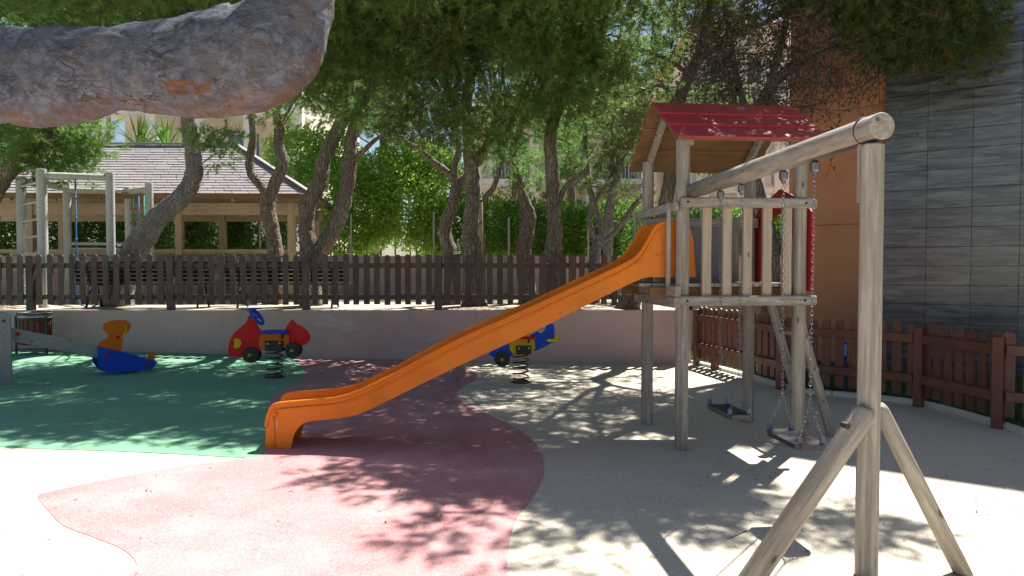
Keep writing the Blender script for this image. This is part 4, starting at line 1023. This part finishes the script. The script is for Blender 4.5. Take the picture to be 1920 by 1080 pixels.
pine('bent pine with three spreading limbs left of the straight thick pine', 14.0,
     [[(846, 560, 34), (842, 475, 29), (834, 430, 24), (847, 388, 22), (856, 350, 22), (856, 335, 20)],
      [(855, 342, 14), (835, 320, 13), (812, 303, 12), (785, 280, 11), (755, 262, 8), (720, 230, 6)],
      [(853, 338, 14), (853, 308, 12), (860, 275, 11), (850, 200, 9)],
      [(856, 348, 19), (876, 330, 17), (893, 305, 15), (912, 272, 13), (930, 220, 10)]],
     [(820, 225, 13, 1.0, .5, 1.1), (790, 130, 12.5, 1.1, .7, 1.1), (850, 50, 12, 1.3, .8), (830, -60, 11, 1.6, .8), (770, 260, 13.2, .6, .3, 1)], L_pineolive)
pine('straight thick pine with a deeply furrowed trunk in the middle', 13.6,
     [[(888, 560, 46), (885, 475, 37), (881, 430, 31), (887, 370, 27), (884, 320, 27), (880, 270, 24), (875, 200, 20), (890, 100, 16, -.4), (920, 0, 12, -.8)],
      [(884, 300, 12), (915, 270, 10), (950, 240, 8)]],
     [('w', -.2, 9.9, 5.8, 1.1, .5, 2.0), (900, 235, 12.7, 1.0, .5, 1.2), (930, 140, 12.3, 1.2, .8, 1.1), (960, 40, 11.8, 1.3, .8), (950, -60, 10.8, 1.6, .8), (860, 280, 13.3, .55, .25, 1)], L_pine)
pine('slender dark pine branching out just behind the wooden pole', 17.0,
     [[(903, 540, 14), (904, 470, 12), (903, 385, 11), (925, 352, 10), (937, 315, 9), (943, 285, 8), (950, 240, 6)],
      [(903, 385, 8), (894, 350, 7), (893, 310, 6), (900, 270, 5)], [(948, 300, 6), (962, 330, 7), (964, 372, 8)]],
     [(930, 285, 16.5, .6, .35, .9), (985, 330, 16.2, .75, .42, 1.0)], L_pinefresh)
pine('knotted pine with a kinked trunk right of the cream balcony', 14.5,
     [[(990, 560, 36), (982, 475, 29), (988, 435, 27), (993, 405, 24), (981, 370, 20), (971, 330, 17), (966, 295, 14), (975, 240, 12), (990, 180, 10)]],
     [(985, 285, 13.8, .75, .38, 1.1), (1010, 320, 14.2, .6, .3, 1.0), (1000, 215, 13.2, .9, .5), (1050, 90, 12.6, 1.2, .8, 1.1)], L_pinefresh)
pine('tall pine with a cracked knot at mid trunk left of the play tower', 13.5,
     [[(1035, 560, 44), (1037, 475, 33), (1040, 420, 28), (1037, 370, 27), (1034, 300, 25), (1031, 260, 23), (1040, 215, 23), (1058, 175, 20), (1085, 110, 16, -.5), (1110, 20, 12, -1)],
      [(1043, 385, 13), (1058, 355, 11), (1075, 335, 9), (1100, 318, 7)],
      [(1034, 240, 14), (1010, 190, 12), (990, 130, 9)]],
     [('w', 1.1, 9.7, 5.8, 1.1, .5, 2.0), (1065, 215, 13, .9, .5, 1.1), (1090, 120, 12.4, 1.1, .7, 1.1), (1100, 20, 11.8, 1.3, .8), (1090, -70, 10.6, 1.6, .8, .9), (1080, 330, 14.3, .6, .28, .9), (1190, 80, 12.2, 1.0, .7)], L_pine)
pine('low branching pine with several thin limbs beside the play tower', 14.8,
     [[(1112, 560, 26), (1115, 478, 21), (1124, 450, 19), (1126, 440, 17)],
      [(1122, 455, 13), (1108, 428, 10), (1105, 405, 10), (1112, 380, 11), (1104, 345, 10), (1099, 300, 10), (1097, 250, 9), (1096, 190, 8)],
      [(1126, 445, 12), (1123, 410, 10), (1115, 385, 10), (1108, 370, 9)],
      [(1127, 452, 13), (1150, 437, 12), (1170, 412, 11), (1195, 378, 10), (1225, 345, 8)],
      [(1110, 385, 8), (1135, 350, 7), (1150, 320, 6), (1165, 290, 5)]],
     [(1130, 300, 14.4, .8, .4, 1.0), (1170, 250, 14, .9, .45, 1.0), (1100, 335, 14.6, .7, .3, .9), (1180, 370, 14.3, .55, .22, .8), (1200, 190, 13.6, 1.0, .6)], L_pineolive, M_barkgrey)
pine('grey trunked pine standing back behind the low branching pine', 16.8,
     [[(1140, 545, 20), (1140, 420, 19), (1148, 370, 18), (1160, 320, 14), (1168, 290, 12), (1195, 262, 8), (1215, 230, 6)], [(1165, 300, 8), (1150, 260, 6), (1140, 200, 5)]],
     [(1150, 240, 16.4, 1.0, .5), (1215, 270, 16.4, .8, .45), (1230, 195, 16.2, 1.1, .5, 1.1), (1060, 270, 16.8, .9, .4)], L_pinefresh, M_barkgrey)
pine('pine with a stout leaning base beside the wall, rising behind the tower roof', 12.75,
     [[(1178, 575, 46), (1192, 540, 38), (1215, 480, 30), (1243, 400, 25), (1262, 300, 25), (1270, 200, 25), (1292, 140, 22), (1318, 85, 19), (1325, 20, 16), (1330, -60, 12)],
      [(1300, 120, 14), (1350, 85, 12, -.3), (1410, 55, 10, -.6), (1470, 20, 8, -.9)],
      [(1292, 140, 10), (1250, 110, 9), (1200, 95, 7), (1150, 90, 5)],
      [(1270, 190, 9), (1240, 160, 8), (1205, 170, 5)],
      [(1322, 50, 13), (1350, -60, 12, -1.5), (1400, -130, 9, -3), (1452, -190, 7, -4.4), (1560, -225, 5, -4.8)],
      [(1328, -30, 12), (1290, -110, 10, -2.5), (1216, -168, 7, -4.2), (1250, -240, 5, -5.2)]],
     [('w', 2.3, 9.3, 5.8, 1.2, .5, 2.0), ('w', 3.0, 8.15, 5.8, 1.15, .32, 6), ('w', 1.6, 8.35, 5.7, .95, .33, 3.2), ('w', 2.1, 7.2, 5.8, .55, .3, 1.4), ('w', 4.0, 7.6, 5.8, .75, .3, 1.9), (1235, 20, 11.8, .9, .6, .45), (1250, -70, 10.8, 1.4, .7, .7), (1200, 140, 12.2, .8, .4, .9), (1320, 185, 12.9, .35, .18, 1.1), (1400, -70, 10.6, 1.4, .7, .8)], L_pine)
t10, tips10 = pine('pine on the lawn with bare dark boughs reaching across the ochre building', 11.3,
     [[(1438, 690, 34), (1441, 600, 30), (1450, 520, 26), (1442, 440, 25), (1415, 340, 25), (1400, 260, 25), (1428, 195, 23), (1462, 145, 21), (1520, 100, 17, -.3), (1600, 62, 13, -.7), (1700, 45, 9, -1.1), (1790, 40, 6, -1.4)],
      [(1430, 195, 16), (1452, 130, 14), (1468, 70, 12), (1480, 0, 10), (1490, -70, 8)],
      [(1405, 240, 15), (1392, 185, 13), (1378, 125, 10), (1368, 60, 9), (1350, -20, 7)],
      [(1510, 105, 10), (1560, 90, 8), (1620, 100, 6, -.4), (1690, 120, 4, -.8)],
      [(1600, 62, 8, -.7), (1640, 20, 7, -.9), (1700, -20, 6, -1.2)]],
     [(1680, 35, 10.2, .62, .42, 3.6), (1770, 45, 9.9, .6, .45, 4), (1815, 70, 9.8, .36, .38, 4), (1700, 108, 10.1, .38, .14, 4), (1775, 112, 9.9, .38, .14, 5), (1660, 90, 10.2, .3, .2, 4), (1640, -30, 10, .9, .4, 1.3), (1800, -40, 9.6, .9, .4, 1.4), (1560, 20, 10.6, .6, .4, 1.2), (1500, -60, 10.4, 1.0, .5, .7), (1420, 20, 11, .6, .5, .35), (1230+120, 90, 11.4, .6, .4, .35)],
     L_pineolive, M_bark, base=0, grp=None)
# bare twigs on that pine
def bare_twigs(tree, region, Y, N, tips, rngseed):
    b = MB(); rs = random.Random(rngseed)
    def grow(p, d, L, r, lev):
        pts = [p]; q = p.copy()
        for k in range(5):
            d = (d+Vector((rs.gauss(0, .22), rs.gauss(0, .22), rs.gauss(0, .2)-.02))).normalized(); q = q+d*(L/5); pts.append(q.copy())
            if lev < 2 and rs.random() < .75:
                grow(q, (d+Vector((rs.gauss(0, .7), rs.gauss(0, .7), rs.gauss(0, .6)))).normalized(), L*.55, r*.6, lev+1)
        b.tube(pts, [r*(1-.16*k) for k in range(6)], 3 if lev else 4, cap=False, smooth=False)
        if rs.random() < .3: b.tube([q-Zv*.03, q, q+Zv*.02], [.006, .018, .004], 6)
    for _ in range(N):
        px, py = rs.uniform(region[0], region[2]), rs.uniform(region[1], region[3]); c = at(px, py, Y+rs.uniform(-.7, .5))
        s_ = min(tips, key=lambda a: (a-c).length); d = c-s_
        if d.length < .05: continue
        grow(s_.copy(), d.normalized(), max(.5, min(1.5, d.length*1.2)), .011, 0)
    return b.build('bare_twigs', M_twig, tree)
bare_twigs(t10, (1290, -10, 1640, 210), 11.0, 120, tips10, 3)
bare_twigs(t10, (1480, 130, 1640, 240), 10.9, 26, tips10, 4)
bare_twigs(t10, (1280, -20, 1490, 190), 11.4, 190, tips10, 9)

# pines at the left, green and sunlit behind the big limb
pine('bright green pine leaning in at the left edge, its needles hanging over the gazebo', 13.8,
     [[(-70, 560, 44), (-50, 450, 38), (-10, 360, 32), (25, 310, 28), (60, 272, 26), (95, 235, 22), (140, 180, 18), (190, 90, 14)]],
     [('w', -8.6, 13.0, 6.6, 1.3, .5, 2.0), ('w', -8, 10.3, 6.0, 1.3, .5, 3.4), (60, 270, 14.0, 1.1, .48, 2.0), (140, 255, 14.1, .85, .42, 2.0), (40, 310, 14.3, .8, .3, 1.9), (160, 300, 14.4, .42, .26, 2.0), (110, 320, 14.4, .75, .22, 1.5), (30, 90, 12.6, 1.2, .6, .9), (120, 40, 12.2, 1.1, .5, .9), (-60, 200, 12.4, 1.2, .8), (185, 250, 14.2, .5, .34, 1.5), (0, -60, 11, 1.6, .7)], L_pinefresh, M_bark)
def offpine(label, base, tpz, blobs, m=L_pine):
    org = Vector(base); t = thing('pine_tree', label, 'pine tree', org, 0, 'pines outside the fence')
    b = MB(); P = spline([(base[0], base[1], base[2]-.1, .2), (base[0]+.2, base[1]+.1, base[2]+1.5, .16), (tpz[0]*.4+base[0]*.6, tpz[1]*.4+base[1]*.6, base[2]+3, .13), (*tpz, .07)], 5)
    b.tube([p[:3] for p in P], [p[3] for p in P], 12, amp=.1, fr=4); b.build('trunk', M_bark, t)
    crown(t, [(Vector(q[:3]), q[3], q[3], q[4], q[5]) for q in blobs], m, org, .62, trunkpts=[Vector(p[:3]) for p in P[8:]])

# background shade trees closing the gaps beyond the hedge
pine('distant pine rising beyond the hedge right of the gazebo', 20.5,
     [[(700, 530, 22), (705, 440, 20), (715, 340, 18), (720, 240, 14), (720, 100, 10)]],
     [(700, 180, 20, 1.8, 1.1, .45), (780, 60, 20, 2.0, 1.3, .4), (600, 90, 20.5, 1.8, 1.2, .4)], L_pinefresh, grp='pines beyond the hedge', L=.16, W=.016, clump_r=.5)
pine('distant pine rising beyond the hedge left of the tower roof', 20.5,
     [[(1080, 530, 20), (1075, 440, 18), (1070, 340, 16), (1065, 200, 12), (1060, 80, 8)]],
     [(1060, 190, 20, 1.6, 1.0, .45), (1000, 80, 20, 1.9, 1.3, .4), (1170, 130, 20, 1.2, .8, .4)], L_pinefresh, grp='pines beyond the hedge', L=.16, W=.016, clump_r=.5)
pine('distant pine beyond the gazebo at the far left', 22.0,
     [[(150, 520, 20), (155, 400, 18), (150, 250, 14), (140, 60, 9)]],
     [(120, 130, 21.5, 2.2, 1.4, .45), (280, 60, 21.5, 1.9, 1.2, .35), (-20, 200, 21, 1.8, 1.2, .5), (440, 90, 21.5, 1.4, .9, .3)], L_pinefresh, grp='pines beyond the hedge', L=.16, W=.016, clump_r=.5)

# leafy shrubs
def leaves(blobs, nper, size, lo=.55):
    Vs = []
    for (c, rx, ry, rz) in blobs:
        n_ = int(nper*(rx*rz+rx*ry+ry*rz)); q = RNG.normal(size=(n_, 3)); q /= np.linalg.norm(q, axis=1, keepdims=True)
        bump_ = np.array([1+.22*noise.noise(Vector(v)*2.3+Vector(c)) + .12*noise.noise(Vector(v)*6+Vector(c)) for v in q])[:, None]
        P = np.array(c)+q*np.array([rx, ry, rz])*RNG.uniform(lo, 1, (n_, 1))*bump_
        d = q+RNG.normal(size=(n_, 3))*.8; d /= np.linalg.norm(d, axis=1, keepdims=True)
        s = np.cross(d, RNG.normal(size=(n_, 3))); s /= np.linalg.norm(s, axis=1, keepdims=True); l = size*RNG.uniform(.6, 1.3, (n_, 1))
        tip = P+d*l; a = P+d*l*.45+s*l*.27; b_ = P+d*l*.45-s*l*.27
        Vs.append(np.stack([P, a, tip, P, tip, b_], 1).reshape(-1, 3))
    return np.concatenate(Vs)
def shrub(name, label, cat, blobs, m, nper=1600, size=.085, grp=None, stems=0):
    """blobs px,py,Y,rx,ry,rz"""
    bb = [(at(p[0], p[1], p[2]), p[3], p[4], p[5]) for p in blobs]; c = bb[0][0]; org = Vector((c.x, c.y, TZ))
    t = thing(name, label, cat, org, 0, grp)
    V_ = leaves(bb, nper, size); k = len(V_)//6
    tri_mesh('foliage', V_, m, t, np.repeat(RNG.random(k), 2), org)
    for q in bb:
        for _ in range(stems):
            b = MB(); x = q[0].x+random.uniform(-.7, .7)*q[1]; b.tube([(x, q[0].y, TZ-.05), (x+random.uniform(-.15, .15), q[0].y, (TZ+q[0].z)/2), (x+random.uniform(-.3, .3), q[0].y, q[0].z+.3*q[3])], [.03, .022, .01], 5); b.build('stem', M_bark, t)
HY = 18.9
shrub('hedge', 'dark leafy hedge seen through the open gazebo', 'hedge', [(x, 432, HY, 1.0, .55, .85) for x in range(-60, 560, 78)], L_dark, 2600, .10)
shrub('shrub', 'tall pale green shrub between the twin trunked pine and the bent pine', 'shrub', [(690, 400, HY-.2, 1.0, .7, 1.0), (760, 390, HY-.2, 1.1, .7, 1.1), (720, 330, HY, .95, .6, .7), (650, 440, HY-.2, .9, .6, .8), (810, 430, HY-.2, .7, .6, .9), (670, 345, HY, .6, .5, .6), (830, 350, HY+.4, .9, .6, .8), (800, 310, HY+.6, .9, .6, .7), (760, 300, HY+.4, .8, .6, .6)], L_shrub, 2600, .095, stems=1)
shrub('shrub', 'tufted light green bush squeezed behind the gazebo corner', 'shrub', [(560, 300, HY+1.2, 1.0, .7, 1.0), (600, 360, HY+.6, .9, .6, 1.2), (630, 300, HY+1, .7, .6, .8)], L_shrub, 2200, .11)
shrub('hedge', 'bright green leafy hedge running behind the pines to the tower', 'hedge', [(x, 436+6*math.sin(x), HY, .95, .55, .95) for x in range(860, 1230, 62)], L_hedge, 2800, .095)
shrub('hedge', 'leafy hedge seen through the balusters of the play tower', 'hedge', [(x, 445, HY, .95, .55, .9) for x in range(1280, 1500, 68)], L_hedge, 2200, .095)
shrub('bush', 'rounded dark green bush standing directly behind the tower roof', 'bush', [(1350, 190, 19.5, .8, .6, .5), (1330, 260, 19.5, .9, .6, 1.0)], L_hedge, 1600, .10)
# spiky plants on the gazebo's far side
def yucca(label, px, py, Y, n_=46, L=1.1):
    c = at(px, py, Y); org = Vector((c.x, Y, TZ)); t = thing('yucca', label, 'yucca', org, 0, 'spiky plants behind the gazebo roof')
    b = MB(); b.tube([org, org.lerp(c, .5)+XX*.05, c], [.12, .10, .09], 10, amp=.1); b.build('trunk', M_bark, t)
    b = MB()
    for i in range(n_):
        a = random.uniform(0, 6.28); e = random.uniform(.1, 1.4); d = Vector((math.cos(a)*math.cos(e), math.sin(a)*math.cos(e), math.sin(e))); s = d.cross(Zv).normalized()*.035
        m_ = c+d*L*.5; tpp = c+d*L-Zv*.18*L*math.cos(e)
        b.add([c-s*.6, c+s*.6, m_+s, m_-s], [(0, 1, 2, 3)]); b.add([m_-s, m_+s, tpp], [(0, 1, 2)])
    b.build('leaf_rosette', L_hedge, t)
yucca('spiky leaved plant left of the two above the gazebo ridge', 262, 280, 20.5)
yucca('spiky leaved plant right of the two above the gazebo ridge', 312, 282, 20.5)

# ---------------------------------------------------------------- foreground pine limb
FY = 2.75
org = Vector((-3.9, 2.6, gz(-3.9)))
ft = thing('pine_tree', 'huge bent grey pine limb crossing the upper left foreground', 'pine tree', org)
px_path = [(-40, 148, 170), (60, 150, 176), (130, 142, 172), (200, 130, 152), (280, 128, 160), (360, 128, 178), (440, 116, 196), (495, 96, 190), (535, 50, 162), (560, -5, 128), (575, -75, 108), (585, -160, 98)]
P = [(-3.9, 2.6, gz(-3.9)-.1, .30), (-3.95, 2.62, .8, .25), (-3.75, 2.66, 1.6, .22), (-3.1, 2.7, 2.15, .20)]
P = [(p[0], p[1], p[2], p[3]) for p in P]
for (px, py, wd) in px_path[0:]:
    v = at(px, py, FY); P.append((v.x, v.y, v.z, wd/2*FY/F))
e = P[-1]; P += [(e[0]+.05, e[1]+.1, e[2]+.5, .10), (e[0]+.25, e[1]+.45, e[2]+1.3, .085), (e[0]+.5, e[1]+1.0, e[2]+2.2, .06)]
SPn = spline(P, 16); b = MB(); NS = 96
b.tube([p[:3] for p in SPn], [p[3] for p in SPn], NS, amp=.05, fr=3.6, seed=3)
# finer relief: plates, knots, a ragged spur below
vv = []; peel = []
cen = [Vector(p[:3]) for p in SPn]; rad_ = [p[3] for p in SPn]
def proj(q):
    d = q-Vector((0, 0, CH)); cpn, spn = math.cos(PITCH), math.sin(PITCH)
    fw = d.y*cpn-d.z*spn; u_ = d.y*spn+d.z*cpn
    return (960+F*d.x/max(fw, .01), 540-F*u_/max(fw, .01))
KN = [(548, 92, 26, .030), (440, 160, 8, -.018), (165, 92, 16, -.012), (200, 92, 14, -.012), (205, 222, 22, .03), (558, 160, 20, .018)]
for i, v in enumerate(b.v):
    q = Vector(v); ri = i//NS; c = cen[min(ri, len(cen)-1)]; d = (q-c).normalized()
    h_ = .0065*noise.fractal(Vector((q.x*9, q.y*13, q.z*13)), .8, 2.1, 5) + .007*max(0, noise.noise(Vector((q.x*14, q.y*20, q.z*26))))
    x, y = proj(q)
    if q.y < c.y:
        for kx, ky, kr, ka in KN:
            r2 = ((x-kx)**2+(y-ky)**2)/kr**2
            if r2 < 4: h_ += ka*math.exp(-r2*1.6)*(1 if ka < 0 else (1-.9*math.exp(-r2*7)))
    vv.append(tuple(q+d*h_))
    und = max(0, min(1, (-d.z-.35)*1.9))
    pe = und*.54 + (.26 if x > 470 and y > 90 else 0)*min(1, max(0, (x-470)/110))
    x += 9*noise.noise(q*30); y += 7*noise.noise(q*24+Vector((5, 0, 0)))
    if q.y < c.y and ((312 < x < 352 and 147 < y < 178) or (364 < x < 402 and 153 < y < 174) or (350 < x < 368 and 149 < y < 157)): pe = 1.0+.45*noise.noise(q*26)+.25*noise.noise(q*60)
    peel.append(pe)
b.v = vv
lo_ = b.build('trunk', M_limb, ft)
a = lo_.data.attributes.new('peel', 'FLOAT', 'POINT'); a.data.foreach_set('value', peel)
tipsF = [Vector(p[:3]) for p in SPn[-30:]]
# limbs and crown above the picture
b = MB(); E = Vector(P[-1][:3])
bl_pts = []
for tgt in ((-.9, 3.8, 5.2), (-.1, 3.2, 5.5)):
    T_ = Vector(tgt); pp = spline([tuple(E-Zv*.3)+(.032,), tuple(E.lerp(T_, .35)+Vector((.25, -.2, .5)))+(.024,), tuple(E.lerp(T_, .7)+Vector((-.2, .25, .35)))+(.018,), tuple(T_)+(.008,)], 6)
    b.tube([p[:3] for p in pp], [p[3] for p in pp], 10, amp=.1); bl_pts += [Vector(p[:3]) for p in pp[4:]]
b.build('limb', M_bark, ft)
crown(ft, [(Vector((-.9, 3.7, 5.3)), .9, .8, .4, 1.2), (Vector((-.2, 3.2, 5.6)), .8, .7, .4, 1.2)], L_pine, org, .9, trunkpts=bl_pts)
print('objects', len(bpy.data.objects), 'tris', sum(len(o.data.polygons) for o in bpy.data.objects if o.type == 'MESH'))
